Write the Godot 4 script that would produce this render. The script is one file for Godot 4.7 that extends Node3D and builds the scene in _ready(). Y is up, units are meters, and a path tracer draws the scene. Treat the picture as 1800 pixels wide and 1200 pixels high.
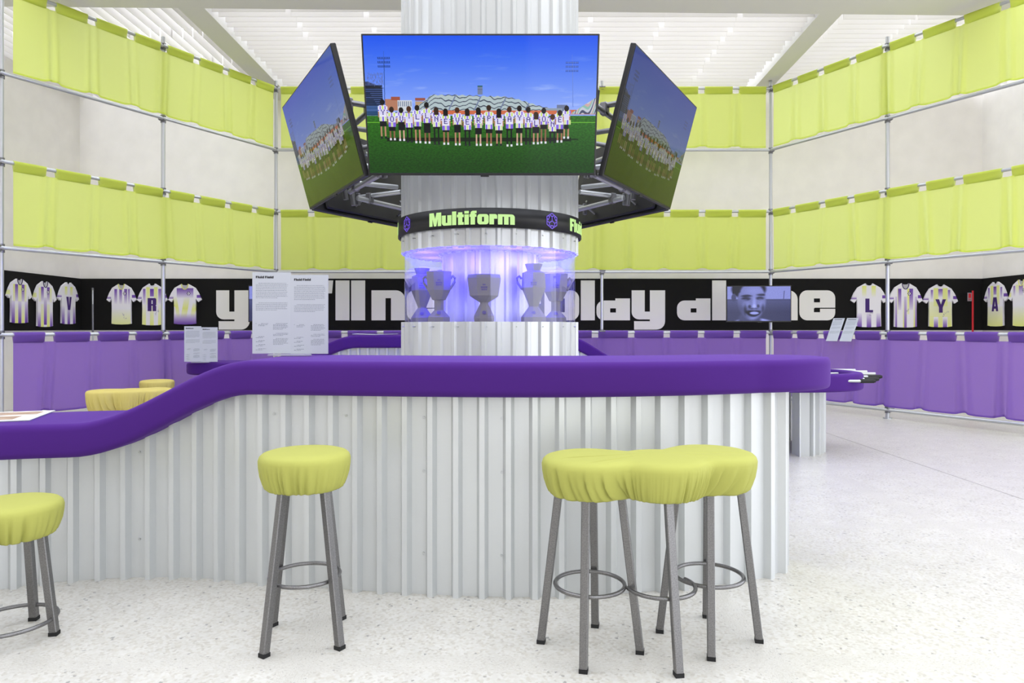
extends Node3D
# An exhibition bar: corrugated counters, stools, a column with monitors, curtains on a pipe frame.

const AX := -0.203          # axis of the column: x and depth
const AZ := 6.33
const RAILS := [5.26, 4.236, 3.214, 2.212, 1.205]
const EXPOSURE := 1.0
var M := {}
var taken := {}
var rng := RandomNumberGenerator.new()

# ------------------------------------------------------------------ helpers
func P(x: float, h: float, z: float) -> Vector3:      # depth z runs away from the camera
	return Vector3(x, h, -z)

func tool() -> SurfaceTool:
	var st := SurfaceTool.new()
	st.begin(Mesh.PRIMITIVE_TRIANGLES)
	return st

func tri(st: SurfaceTool, a: Vector3, b: Vector3, c: Vector3) -> void:
	st.add_vertex(a); st.add_vertex(b); st.add_vertex(c)

func quad(st: SurfaceTool, a: Vector3, b: Vector3, c: Vector3, d: Vector3) -> void:
	tri(st, a, b, c); tri(st, a, c, d)

func uvquad(st: SurfaceTool, a: Vector3, b: Vector3, c: Vector3, d: Vector3) -> void:   # a top left, b top right, c bottom right, d bottom left
	var p := [a, b, c, a, c, d]
	var t := [Vector2(0, 0), Vector2(1, 0), Vector2(1, 1), Vector2(0, 0), Vector2(1, 1), Vector2(0, 1)]
	for i in 6:
		st.set_uv(t[i]); st.add_vertex(p[i])

func box(st: SurfaceTool, c: Vector3, s: Vector3, b := Basis.IDENTITY, bev := 0.0) -> void:
	st.set_smooth_group(-1)
	var h := s / 2
	if bev <= 0.0:
		var q := []
		for i in 8:
			q.append(c + b * Vector3(h.x * (1 if i & 1 else -1), h.y * (1 if i & 2 else -1), h.z * (1 if i & 4 else -1)))
		quad(st, q[4], q[6], q[7], q[5]); quad(st, q[1], q[3], q[2], q[0])
		quad(st, q[0], q[2], q[6], q[4]); quad(st, q[5], q[7], q[3], q[1])
		quad(st, q[6], q[2], q[3], q[7]); quad(st, q[0], q[4], q[5], q[1])
		return
	# bevelled: rings of a rounded rectangle in x/y pushed along z
	var rings := []
	for r in [[-h.z, bev], [-h.z + bev, 0.0], [h.z - bev, 0.0], [h.z, bev]]:
		var ring := []
		var hx: float = h.x - r[1]
		var hy: float = h.y - r[1]
		for p in [[-hx + bev, -hy], [hx - bev, -hy], [hx, -hy + bev], [hx, hy - bev], [hx - bev, hy], [-hx + bev, hy], [-hx, hy - bev], [-hx, -hy + bev]]:
			ring.append(c + b * Vector3(p[0], p[1], r[0]))
		rings.append(ring)
	for k in 3:
		for i in 8:
			var j := (i + 1) % 8
			quad(st, rings[k][i], rings[k + 1][i], rings[k + 1][j], rings[k][j])
	for i in range(1, 7):
		tri(st, rings[0][0], rings[0][i], rings[0][i + 1])
		tri(st, rings[3][0], rings[3][i + 1], rings[3][i])

func ring_frame(d: Vector3) -> Array:
	var u := d.cross(Vector3.UP)
	if u.length() < 0.01:
		u = d.cross(Vector3.RIGHT)
	u = u.normalized()
	return [u, u.cross(d).normalized()]

func tube(st: SurfaceTool, a: Vector3, b: Vector3, r: float, n := 10, caps := true) -> void:
	var f := ring_frame((b - a).normalized())
	for i in n:
		var t0 := TAU * i / n
		var t1 := TAU * (i + 1) / n
		var o0: Vector3 = (f[0] * cos(t0) + f[1] * sin(t0)) * r
		var o1: Vector3 = (f[0] * cos(t1) + f[1] * sin(t1)) * r
		st.set_smooth_group(0)
		quad(st, a + o0, a + o1, b + o1, b + o0)
		if caps:
			st.set_smooth_group(-1)
			tri(st, a, a + o1, a + o0); tri(st, b, b + o0, b + o1)

func path_tube(st: SurfaceTool, pts: Array, r: float, n := 8, closed := false) -> void:
	st.set_smooth_group(0)
	var m := pts.size()
	var rings := []
	for i in m:
		var d: Vector3
		if closed:
			d = pts[(i + 1) % m] - pts[(i + m - 1) % m]
		else:
			d = pts[min(i + 1, m - 1)] - pts[max(i - 1, 0)]
		var f := ring_frame(d.normalized())
		var ring := []
		for k in n:
			ring.append(pts[i] + (f[0] * cos(TAU * k / n) + f[1] * sin(TAU * k / n)) * r)
		rings.append(ring)
	for i in (m if closed else m - 1):
		for k in n:
			quad(st, rings[i][k], rings[i][(k + 1) % n], rings[(i + 1) % m][(k + 1) % n], rings[(i + 1) % m][k])
	if not closed:
		st.set_smooth_group(-1)
		for k in range(1, n - 1):
			tri(st, rings[0][0], rings[0][k + 1], rings[0][k])
			tri(st, rings[m - 1][0], rings[m - 1][k], rings[m - 1][k + 1])

func lathe(st: SurfaceTool, prof: Array, n: int, smooth := true, turn := 0.0) -> void:   # prof of [radius, y]
	st.set_smooth_group(0 if smooth else -1)
	for k in prof.size() - 1:
		for i in n:
			var a := turn + TAU * i / n
			var b := turn + TAU * (i + 1) / n
			var p: Array = prof[k]
			var q: Array = prof[k + 1]
			quad(st, Vector3(cos(a) * p[0], p[1], sin(a) * p[0]), Vector3(cos(a) * q[0], q[1], sin(a) * q[0]),
				Vector3(cos(b) * q[0], q[1], sin(b) * q[0]), Vector3(cos(b) * p[0], p[1], sin(b) * p[0]))

func obj(called: String, st: SurfaceTool, m: Material, parent: Node = self) -> MeshInstance3D:
	st.generate_normals()
	var o := MeshInstance3D.new()
	o.mesh = st.commit()
	o.material_override = m
	return put(called, o, parent)

func put(called: String, o: MeshInstance3D, parent: Node) -> MeshInstance3D:
	o.name = numbered(called) if parent == self else called
	o.cast_shadow = GeometryInstance3D.SHADOW_CASTING_SETTING_ON
	parent.add_child(o, true)
	return o

func numbered(called: String) -> String:
	var n: int = taken.get(called, 0)
	taken[called] = n + 1
	return called if n == 0 else "%s_%03d" % [called, n]

func tag(o: Node, label: String, category: String, group := "") -> void:
	o.set_meta("label", label)
	o.set_meta("category", category)
	if group != "":
		o.set_meta("group", group)

func thing(called: String, label: String, category: String, at := Vector3.ZERO, basis_ := Basis.IDENTITY, group := "") -> Node3D:
	var o := Node3D.new()
	o.name = numbered(called)
	add_child(o)
	o.transform = Transform3D(basis_, at)
	tag(o, label, category, group)
	return o

func structure(called: String, label := "") -> Node3D:
	var o := Node3D.new()
	o.name = numbered(called)
	add_child(o)
	o.set_meta("kind", "structure")
	if label != "":
		o.set_meta("label", label)
	return o

func struct_mesh(called: String, st: SurfaceTool, m: Material, label: String) -> MeshInstance3D:
	var o := obj(called, st, m)
	o.set_meta("kind", "structure")
	o.set_meta("label", label)
	return o

# ------------------------------------------------------------------ materials
func mat(c: Color, rough: float, metal := 0.0, spec := 0.5) -> StandardMaterial3D:
	var m := StandardMaterial3D.new()
	m.albedo_color = c
	m.roughness = rough
	m.metallic = metal
	m.metallic_specular = spec
	return m

func glow(c: Color, e: float) -> StandardMaterial3D:
	var m := mat(Color(0.02, 0.02, 0.02), 0.4)
	m.emission_enabled = true
	m.emission = c
	m.emission_energy_multiplier = e
	return m

func cloth(c: Color, back: Color, rough := 0.9) -> StandardMaterial3D:
	var m := mat(c, rough, 0.0, 0.2)
	m.backlight_enabled = true
	m.backlight = back
	m.cull_mode = BaseMaterial3D.CULL_DISABLED
	return m

func speckle(m: StandardMaterial3D, size: int, freq: float, lo: float, hi: float, scale: float, seed_: int) -> void:
	var n := FastNoiseLite.new()
	n.seed = seed_
	n.frequency = freq
	n.fractal_octaves = 3
	var im := n.get_seamless_image(size, size)
	im.convert(Image.FORMAT_RGB8)
	var d := im.get_data()
	for i in range(0, d.size(), 3):
		var v := int(255.0 * lerpf(lo, hi, d[i] / 255.0))
		d[i] = v; d[i + 1] = v; d[i + 2] = v
	m.albedo_texture = ImageTexture.create_from_image(Image.create_from_data(size, size, false, Image.FORMAT_RGB8, d))
	m.uv1_triplanar = true
	m.uv1_world_triplanar = true
	m.uv1_scale = Vector3.ONE * scale

func terrazzo() -> StandardMaterial3D:
	var n := FastNoiseLite.new()
	n.noise_type = FastNoiseLite.TYPE_CELLULAR
	n.cellular_return_type = FastNoiseLite.RETURN_CELL_VALUE
	n.seed = 5
	n.frequency = 0.16
	n.fractal_type = FastNoiseLite.FRACTAL_NONE
	n.domain_warp_enabled = true
	n.domain_warp_amplitude = 4.0
	n.domain_warp_frequency = 0.15
	var s := 1024
	var g := n.get_seamless_image(s, s)
	g.convert(Image.FORMAT_L8)
	var src := g.get_data()
	var n2 := FastNoiseLite.new()
	n2.seed = 9
	n2.frequency = 0.006
	var g2 := n2.get_seamless_image(s, s)
	g2.convert(Image.FORMAT_L8)
	var big := g2.get_data()
	var pal := []
	for c in [Color(0.93, 0.92, 0.89), Color(0.88, 0.86, 0.82), Color(0.96, 0.95, 0.93), Color(0.90, 0.88, 0.84), Color(0.82, 0.79, 0.73), Color(0.94, 0.93, 0.90), Color(0.86, 0.83, 0.77), Color(0.91, 0.90, 0.87), Color(0.77, 0.74, 0.69), Color(0.95, 0.94, 0.92), Color(0.89, 0.87, 0.83), Color(0.92, 0.91, 0.88)]:
		pal.append(c)
	var out := PackedByteArray()
	out.resize(s * s * 3)
	for i in s * s:
		var k := int(src[i] * 37) % 12
		var c: Color = pal[k].lerp(Color(0.89, 0.88, 0.85), 0.5)
		var v := 0.97 + 0.05 * (big[i] / 255.0 - 0.5)
		if src[i] == 77 or src[i] == 141:
			v *= 0.72
		out[i * 3] = int(clampf(c.r * v, 0, 1) * 255)
		out[i * 3 + 1] = int(clampf(c.g * v, 0, 1) * 255)
		out[i * 3 + 2] = int(clampf(c.b * v, 0, 1) * 255)
	var m := mat(Color(0.88, 0.88, 0.87), 0.3, 0.0, 0.5)
	m.albedo_texture = ImageTexture.create_from_image(Image.create_from_data(s, s, false, Image.FORMAT_RGB8, out))
	m.uv1_triplanar = true
	m.uv1_world_triplanar = true
	m.uv1_scale = Vector3.ONE * 0.55
	return m

func materials() -> void:
	M.floor = terrazzo()
	M.wall = mat(Color(0.945, 0.93, 0.905), 0.85, 0.0, 0.3)
	speckle(M.wall, 256, 0.02, 0.97, 1.0, 0.4, 3)
	M.beam = mat(Color(0.86, 0.85, 0.83), 0.8, 0.0, 0.3)
	M.baffle = cloth(Color(0.92, 0.91, 0.895), Color(0.74, 0.73, 0.715), 0.7)
	M.black = mat(Color(0.105, 0.10, 0.095), 0.8, 0.0, 0.3)
	speckle(M.black, 256, 0.2, 0.7, 1.0, 3.0, 8)
	M.white_print = mat(Color(0.90, 0.89, 0.87), 0.8, 0.0, 0.3)
	M.yellow = cloth(Color(0.86, 0.90, 0.34), Color(0.95, 1.0, 0.74))
	M.violet = cloth(Color(0.43, 0.315, 0.635), Color(0.70, 0.575, 0.80))
	M.felt = mat(Color(0.29, 0.145, 0.475), 0.95, 0.0, 0.2)
	speckle(M.felt, 512, 0.25, 0.86, 1.0, 4.0, 12)
	M.felt.rim_enabled = true
	M.felt.rim = 1.0
	M.felt.rim_tint = 0.7
	M.seat = mat(Color(0.655, 0.66, 0.33), 0.75, 0.0, 0.35)
	speckle(M.seat, 256, 0.3, 0.95, 1.0, 8.0, 14)
	M.seat_back = mat(Color(0.80, 0.74, 0.42), 0.8, 0.0, 0.35)
	M.sheet = mat(Color(0.805, 0.815, 0.81), 0.36, 0.35, 0.5)
	speckle(M.sheet, 256, 0.35, 0.95, 1.0, 6.0, 15)
	M.screw = mat(Color(0.72, 0.73, 0.73), 0.3, 0.8)
	M.steel = mat(Color(0.55, 0.545, 0.54), 0.36, 0.85)
	speckle(M.steel, 256, 0.12, 0.72, 1.0, 5.0, 16)
	M.rubber = mat(Color(0.05, 0.05, 0.05), 0.7)
	M.galv = mat(Color(0.74, 0.75, 0.755), 0.33, 0.7)
	M.galv_dark = mat(Color(0.50, 0.50, 0.51), 0.35, 0.8)
	M.casing = mat(Color(0.035, 0.035, 0.037), 0.45)
	M.casing_back = mat(Color(0.075, 0.068, 0.062), 0.55)
	M.acrylic = mat(Color(0.70, 0.70, 0.74, 0.45), 0.35)
	M.acrylic.transparency = BaseMaterial3D.TRANSPARENCY_ALPHA
	M.glass = mat(Color(0.90, 0.88, 1.0, 0.05), 0.02)
	M.glass.transparency = BaseMaterial3D.TRANSPARENCY_ALPHA
	M.glass.cull_mode = BaseMaterial3D.CULL_DISABLED
	M.trophy = mat(Color(0.43, 0.42, 0.43), 0.75, 0.0, 0.3)
	M.ink = mat(Color(0.16, 0.09, 0.42), 0.7)
	M.ink_black = mat(Color(0.06, 0.06, 0.07), 0.8)
	M.jersey_ink = mat(Color(0.25, 0.13, 0.42), 0.8)
	M.led = glow(Color(0.60, 0.58, 1.0), 1.0)
	M.ticker_text = glow(Color(0.80, 0.97, 0.62), 0.95)
	M.ticker_logo = glow(Color(0.42, 0.28, 0.86), 0.9)
	M.ticker_body = mat(Color(0.03, 0.03, 0.03), 0.5)
	M.red = mat(Color(0.76, 0.05, 0.12), 0.5)
	M.paper = mat(Color(0.72, 0.735, 0.755), 0.8, 0.0, 0.3)

# ------------------------------------------------------------------ lettering: heavy rounded alphabet, x-height 1
func rr(x0: float, y0: float, x1: float, y1: float, bl := 0.0, br := 0.0, tr := 0.0, tl := 0.0) -> PackedVector2Array:
	var out := PackedVector2Array()
	for c in [[x0 + bl, y0 + bl, bl, PI, x0, y0], [x1 - br, y0 + br, br, 1.5 * PI, x1, y0], [x1 - tr, y1 - tr, tr, 0.0, x1, y1], [x0 + tl, y1 - tl, tl, 0.5 * PI, x0, y1]]:
		if c[2] <= 0.0:
			out.append(Vector2(c[4], c[5]))
		else:
			for k in 7:
				var a: float = c[3] + 0.5 * PI * k / 6.0
				out.append(Vector2(c[0] + cos(a) * c[2], c[1] + sin(a) * c[2]))
	return out

func poly(a: Array) -> PackedVector2Array:
	var out := PackedVector2Array()
	for i in range(0, a.size(), 2):
		out.append(Vector2(a[i], a[i + 1]))
	return out

func glyph(c: String) -> Array:      # [advance, [[polygon, [holes], where to split]...]]
	var s := 0.46
	match c:
		"l": return [s, [[rr(0, 0, s, 1.33), [], 0]]]
		"i": return [s, [[rr(0, 0, s, 1.0), [], 0], [rr(0, 1.08, s, 1.33), [], 0]]]
		"n": return [1.1, [[rr(0, 0, 1.1, 1, 0, 0, 0.3, 0), [rr(s, -0.1, 0.64, 0.74)], 0.55]]]
		"u": return [1.1, [[rr(0, 0, 1.1, 1, 0.3, 0, 0, 0), [rr(s, 0.26, 0.64, 1.1)], 0.55]]]
		"m": return [1.72, [[rr(0, 0, 0.86, 1), [rr(s, -0.1, 0.62, 0.76)], 0.54], [rr(0.86, 0, 1.72, 1, 0, 0, 0.3, 0), [rr(1.08, -0.1, 1.24, 0.76)], 1.16]]]
		"r": return [0.78, [[rr(0, 0, 0.78, 1, 0, 0, 0.2, 0), [rr(s, -0.1, 0.9, 0.55)], 0.4]]]
		"o": return [1.14, [[rr(0, 0, 1.14, 1, 0.27, 0.27, 0.27, 0.27), [rr(0.47, 0.27, 0.67, 0.73)], 0.57]]]
		"e": return [1.18, [[rr(0, 0, 1.18, 1, 0.26, 0.26, 0.26, 0.26), [rr(0.48, 0.6, 0.68, 0.73), rr(0.48, 0.27, 0.68, 0.4), rr(0.5, 0.385, 1.3, 0.42)], 0.58]]]
		"p": return [1.14, [[rr(0, 0, 1.14, 1, 0, 0.27, 0.27, 0), [rr(0.47, 0.27, 0.67, 0.73)], 0.57], [rr(0, -0.31, s, 0), [], 0]]]
		"d": return [1.14, [[rr(0, 0, 1.14, 1, 0.27, 0, 0, 0.27), [rr(0.47, 0.27, 0.67, 0.73)], 0.57], [rr(0.68, 1.0, 1.14, 1.33), [], 0]]]
		"v": return [1.1, [[poly([0, 1, 0.26, 0, 0.84, 0, 1.1, 1, 0.66, 1, 0.55, 0.32, 0.44, 1]), [], 0]]]
		"y": return [1.1, [[rr(0, 0.03, 1.1, 1, 0.25, 0, 0, 0), [rr(0.43, 0.29, 0.6, 1.1)], 0.51], [rr(0.6, -0.03, 1.1, 0.03), [], 0], [rr(0.08, -0.31, 1.1, -0.03, 0, 0.28, 0, 0), [], 0]]]
		"a": return [1.1, [[rr(0.05, 0.73, 1.1, 1, 0, 0, 0.3, 0), [], 0], [rr(0.62, 0.66, 1.1, 0.73), [], 0], [rr(0, 0, 1.1, 0.66, 0.25, 0, 0, 0.25), [rr(0.45, 0.26, 0.64, 0.4)], 0.55]]]
		"t": return [0.72, [[rr(0.12, 0, 0.58, 1.22), [], 0], [rr(0, 0.74, 0.72, 1.0), [], 0], [rr(0.5, 0, 0.72, 0.26), [], 0]]]
		"f": return [0.72, [[rr(0.1, 0, 0.56, 1.33, 0, 0, 0, 0.25), [], 0], [rr(0, 0.74, 0.7, 1.0), [], 0], [rr(0.4, 1.09, 0.72, 1.33), [], 0]]]
		"M": return [1.5, [[poly([0, 0, 0.42, 0, 0.42, 0.72, 0.6, 0, 0.9, 0, 1.08, 0.72, 1.08, 0, 1.5, 0, 1.5, 1.33, 0.92, 1.33, 0.75, 0.75, 0.58, 1.33, 0, 1.33]), [], 0]]]
		"F": return [0.95, [[rr(0, 0, 0.48, 1.33), [], 0], [rr(0.48, 1.03, 0.95, 1.33), [], 0], [rr(0.48, 0.52, 0.86, 0.8), [], 0]]]
		"'": return [0.36, [[poly([0.02, 1.33, 0.06, 0.9, 0.3, 0.9, 0.34, 1.33]), [], 0]]]
		# block capitals of the shirts, cap height 1
		"V": return [0.62, [[poly([0, 1, 0.18, 0, 0.46, 0, 0.62, 1, 0.38, 1, 0.325, 0.3, 0.27, 1]), [], 0]]]
		"L": return [0.56, [[poly([0, 0, 0.56, 0, 0.56, 0.17, 0.3, 0.17, 0.3, 1, 0, 1]), [], 0]]]
		"Y": return [0.8, [[poly([0.27, 0, 0.55, 0, 0.55, 0.38, 0.8, 1, 0.54, 1, 0.42, 0.6, 0.28, 1, 0, 1, 0.27, 0.4]), [], 0]]]
		"A": return [0.66, [[poly([0, 0, 0.22, 0, 0.24, 0.18, 0.42, 0.18, 0.44, 0, 0.66, 0, 0.5, 1, 0.16, 1]), [poly([0.27, 0.36, 0.39, 0.36, 0.33, 0.72])], 0.33]]]
		"R": return [0.66, [[rr(0, 0, 0.66, 1, 0, 0, 0.12, 0), [rr(0.3, 0.55, 0.38, 0.83), rr(0.3, -0.1, 0.38, 0.42), poly([0.6, 0.43, 0.7, 0.35, 0.7, 0.52])], 0.34]]]
	return [0.4, []]

func glyph_polys(c: String) -> Array:
	var out := []
	for piece in glyph(c)[1]:
		if piece[1].is_empty():
			out.append(piece[0])
			continue
		for half in [rr(-9, -9, piece[2], 9), rr(piece[2], -9, 9, 9)]:
			var parts: Array = Geometry2D.intersect_polygons(piece[0], half)
			for sub in piece[1]:
				var left := []
				for q in parts:
					for r in Geometry2D.clip_polygons(q, sub):
						if not Geometry2D.is_polygon_clockwise(r):
							left.append(r)
				parts = left
			out.append_array(parts)
	return out

func letter(c: String, place: Callable, m: Material, parent: Node) -> void:   # place maps glyph coordinates to a point
	var st := tool()
	st.set_smooth_group(-1)
	for pg in glyph_polys(c):
		var ix := Geometry2D.triangulate_polygon(pg)
		for i in range(0, ix.size(), 3):
			tri(st, place.call(pg[ix[i]]), place.call(pg[ix[i + 1]]), place.call(pg[ix[i + 2]]))
	obj("letter", st, m, parent)

func words(t: String, at: Callable, gap: float, m: Material, parent: Node) -> void:
	var x := 0.0
	for c in t:
		if c == " ":
			x += 0.4
			continue
		var x0 := x
		letter(c, func(p: Vector2): return at.call(Vector2(p.x + x0, p.y)), m, parent)
		x += glyph(c)[0] + gap

# ------------------------------------------------------------------ corrugated sheet along a plan path
func spline(pts: Array, step := 0.02) -> PackedVector2Array:     # points of [x, depth]
	var cv := Curve2D.new()
	for i in pts.size():
		var a: Array = pts[max(i - 1, 0)]
		var b: Array = pts[min(i + 1, pts.size() - 1)]
		var t := Vector2(b[0] - a[0], b[1] - a[1]) / 6.0
		cv.add_point(Vector2(pts[i][0], pts[i][1]), -t, t)
	cv.bake_interval = step
	return cv.get_baked_points()

func corrugated(path: PackedVector2Array, low: Callable, high: Callable, m: Material, parent: Node, pitch := 0.126, depth := 0.036, per_panel := 8, called := "corrugated_panel") -> void:
	# the ribs stand out to the right-hand side of the walk along the path seen in plan with depth upwards... out = (dy, -dx)
	var cum := [0.0]
	for i in range(1, path.size()):
		cum.append(cum[i - 1] + path[i].distance_to(path[i - 1]))
	var total: float = cum[cum.size() - 1]
	var count := int(round(total / pitch))
	var pit := total / count
	var cuts := []
	for k in count:
		for c in [[0.0, 0.0], [0.28, 0.0], [0.55, 0.0], [0.67, 1.0], [0.87, 1.0], [0.99, 0.0]]:
			cuts.append([(k + c[0]) * pit, c[1] * depth])
	var at := []
	var seg := 0
	for c in cuts:
		while seg < cum.size() - 2 and cum[seg + 1] < c[0]:
			seg += 1
		var d := path[seg + 1] - path[seg]
		var p: Vector2 = path[seg] + d * ((c[0] - cum[seg]) / maxf(d.length(), 1e-6))
		var a := path[max(seg - 2, 0)]
		var b := path[min(seg + 3, path.size() - 1)]
		var n := (b - a).normalized()
		at.append(p + Vector2(n.y, -n.x) * c[1])
	var k0 := 0
	while k0 < count:
		var k1: int = min(k0 + per_panel, count)
		if count - k1 < 3:
			k1 = count
		var st := tool()
		st.set_smooth_group(-1)
		for i in range(k0 * 6, min(k1 * 6, at.size() - 1)):
			var a: Vector2 = at[i]
			var b: Vector2 = at[i + 1]
			var ya: float = low.call(a.x)
			var yb: float = low.call(b.x)
			var za: float = high.call(a.x)
			var zb: float = high.call(b.x)
			quad(st, P(a.x, ya, a.y), P(a.x, za, a.y), P(b.x, zb, b.y), P(b.x, yb, b.y))
		obj(called, st, m, parent)
		k0 = k1

func circle_path(r: float, from: float, to: float, n := 260) -> PackedVector2Array:
	var out := PackedVector2Array()
	for i in n + 1:
		var a := lerpf(from, to, float(i) / n)
		out.append(Vector2(AX + sin(a) * r, AZ - cos(a) * r))
	return out

# ------------------------------------------------------------------ padded counter top
func pad(stations: Array, r: float) -> SurfaceTool:    # stations of [x, near depth, far depth, low, high]
	var st := tool()
	st.set_smooth_group(0)
	var rings := []
	for s in stations:
		var w: float = (s[2] - s[1]) / 2
		var h: float = (s[4] - s[3]) / 2
		var c := minf(r, minf(w, h) * 0.999)
		var ring := []
		for q in [[1, 1, 0.0], [-1, 1, 0.5], [-1, -1, 1.0], [1, -1, 1.5]]:
			for k in 7:
				var a: float = PI * (q[2] + 0.5 * k / 6.0)
				var bulge := 0.0
				ring.append(P(s[0], (s[3] + s[4]) / 2 + q[1] * (h - c) + sin(a) * c, (s[1] + s[2]) / 2 - (q[0] * (w - c) + cos(a) * c) + bulge))
		rings.append(ring)
	var n: int = rings[0].size()
	for i in rings.size() - 1:
		for k in n:
			quad(st, rings[i][k], rings[i][(k + 1) % n], rings[i + 1][(k + 1) % n], rings[i + 1][k])
	for e in [0, rings.size() - 1]:
		for k in range(1, n - 1):
			tri(st, rings[e][0], rings[e][k], rings[e][k + 1])
	return st

func rise(x: float, x0: float, x1: float) -> float:
	return smoothstep(0.0, 1.0, clampf((x - x0) / (x1 - x0), 0.0, 1.0))

func depth_at(path: PackedVector2Array, x: float) -> float:
	for i in path.size() - 1:
		if (path[i].x <= x and path[i + 1].x >= x):
			return lerpf(path[i].y, path[i + 1].y, (x - path[i].x) / maxf(path[i + 1].x - path[i].x, 1e-6))
	return path[0].y if x < path[0].x else path[path.size() - 1].y

func near_low(x: float) -> float:
	return lerpf(0.655, 0.965, rise(x, -2.17, -1.28))

func near_counter() -> void:
	var t := thing("bar_counter", "long corrugated bar counter with violet padded top dipping to the left, in the foreground", "counter", Vector3.ZERO, Basis.IDENTITY, "violet padded bar counters")
	var wall := spline([[-3.8, 2.8], [-3.35, 2.88], [-2.9, 3.15], [-2.53, 3.38], [-2.3, 3.48], [-1.97, 3.54], [-1.6, 3.53], [-1.28, 3.46], [-0.6, 3.345], [-0.11, 3.29], [0.3, 3.295], [0.753, 3.37], [1.1, 3.46], [1.36, 3.57], [1.475, 3.73], [1.44, 3.92], [1.25, 4.02]])
	corrugated(wall, func(_x): return 0.0, func(x): return near_low(x) + 0.03, M.sheet, t)
	var edge := spline([[-3.9, 2.74], [-3.3, 2.83], [-2.9, 3.08], [-2.5, 3.26], [-2.2, 3.33], [-1.9, 3.37], [-1.6, 3.37], [-1.28, 3.335], [-0.6, 3.245], [-0.11, 3.2], [0.3, 3.2], [0.753, 3.265], [1.1, 3.36], [1.3, 3.44], [1.5, 3.55], [1.8, 3.8]])
	var stations := []
	var xs := []
	for i in 111:
		xs.append(lerpf(-3.85, 1.25, i / 110.0))
	for i in range(1, 21):
		xs.append(1.25 + 0.53 * sin(PI / 2 * i / 20.0))
	for x in xs:
		var zn := depth_at(edge, x)
		var wide := lerpf(0.60, 0.76, rise(x, -2.2, -1.2))
		var zf := zn + wide
		var lo := near_low(x)
		var hi := lo + 0.168
		if x > 1.25:
			var k: float = (x - 1.25) / 0.53
			var w := sqrt(maxf(1.0 - k * k, 0.0004))
			var c := lerpf(depth_at(edge, 1.25) + 0.38, 3.88, k)
			zn = c - 0.38 * w
			zf = c + 0.38 * w
			var e := sqrt(1.0 - pow(clampf((k - 0.93) / 0.07, 0.0, 1.0), 2.0))
			lo += 0.04 * (1.0 - e)
			hi -= 0.04 * (1.0 - e)
		stations.append([x, zn, zf, lo, hi])
	obj("padded_top", pad(stations, 0.036), M.felt, t)
	# screws of the cladding
	for s in [[-1.93, 0.86], [-1.2, 0.86], [-0.82, 0.86], [-0.43, 0.86], [-0.05, 0.86], [0.33, 0.6], [-1.93, 0.2], [-1.2, 0.2], [-0.43, 0.2], [-0.05, 0.2], [0.5, 0.2], [-0.43, 0.6], [-0.05, 0.6], [-0.82, 0.6]]:
		var st := tool()
		var z := depth_at(wall, s[0])
		tube(st, P(s[0], minf(s[1], near_low(s[0]) - 0.06), z + 0.004), P(s[0], minf(s[1], near_low(s[0]) - 0.06), z - 0.008), 0.006, 8)
		obj("screw", st, M.screw, t)

func back_low(x: float) -> float:
	return 0.66 + 0.36 * minf(rise(x, -3.1, -2.05), rise(-x, -1.55, -0.7))

func back_counter() -> void:
	var t := thing("bar_counter", "rear bar counter behind the column, violet padded top sloping down at both ends", "counter", Vector3.ZERO, Basis.IDENTITY, "violet padded bar counters")
	var stations := []
	for i in 90:
		var k := -cos(PI * i / 89.0)
		var x := -1.3 + 3.1 * k
		var w := 0.33
		var e := clampf((absf(k) - 0.92) / 0.08, 0.0, 1.0)
		w *= sqrt(maxf(1.0 - e * e, 0.002))
		stations.append([x, 9.32 - w, 9.32 + w, back_low(x) + 0.03 * (1.0 - sqrt(maxf(1.0 - e * e, 0.0))), back_low(x) + 0.168 - 0.03 * (1.0 - sqrt(maxf(1.0 - e * e, 0.0)))])
	obj("padded_top", pad(stations, 0.036), M.felt, t)
	corrugated(spline([[-4.1, 9.3], [-3.9, 9.14], [-3.0, 9.1], [1.3, 9.1], [1.55, 9.3]]), func(_x): return 0.0, func(x): return back_low(x) + 0.03, M.sheet, t)

func oval(a: float, b: float, ang: float, e := 2.5) -> Vector2:
	var c := cos(ang)
	var s := sin(ang)
	return Vector2(a * signf(c) * pow(absf(c), 2.0 / e), b * signf(s) * pow(absf(s), 2.0 / e))

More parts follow.
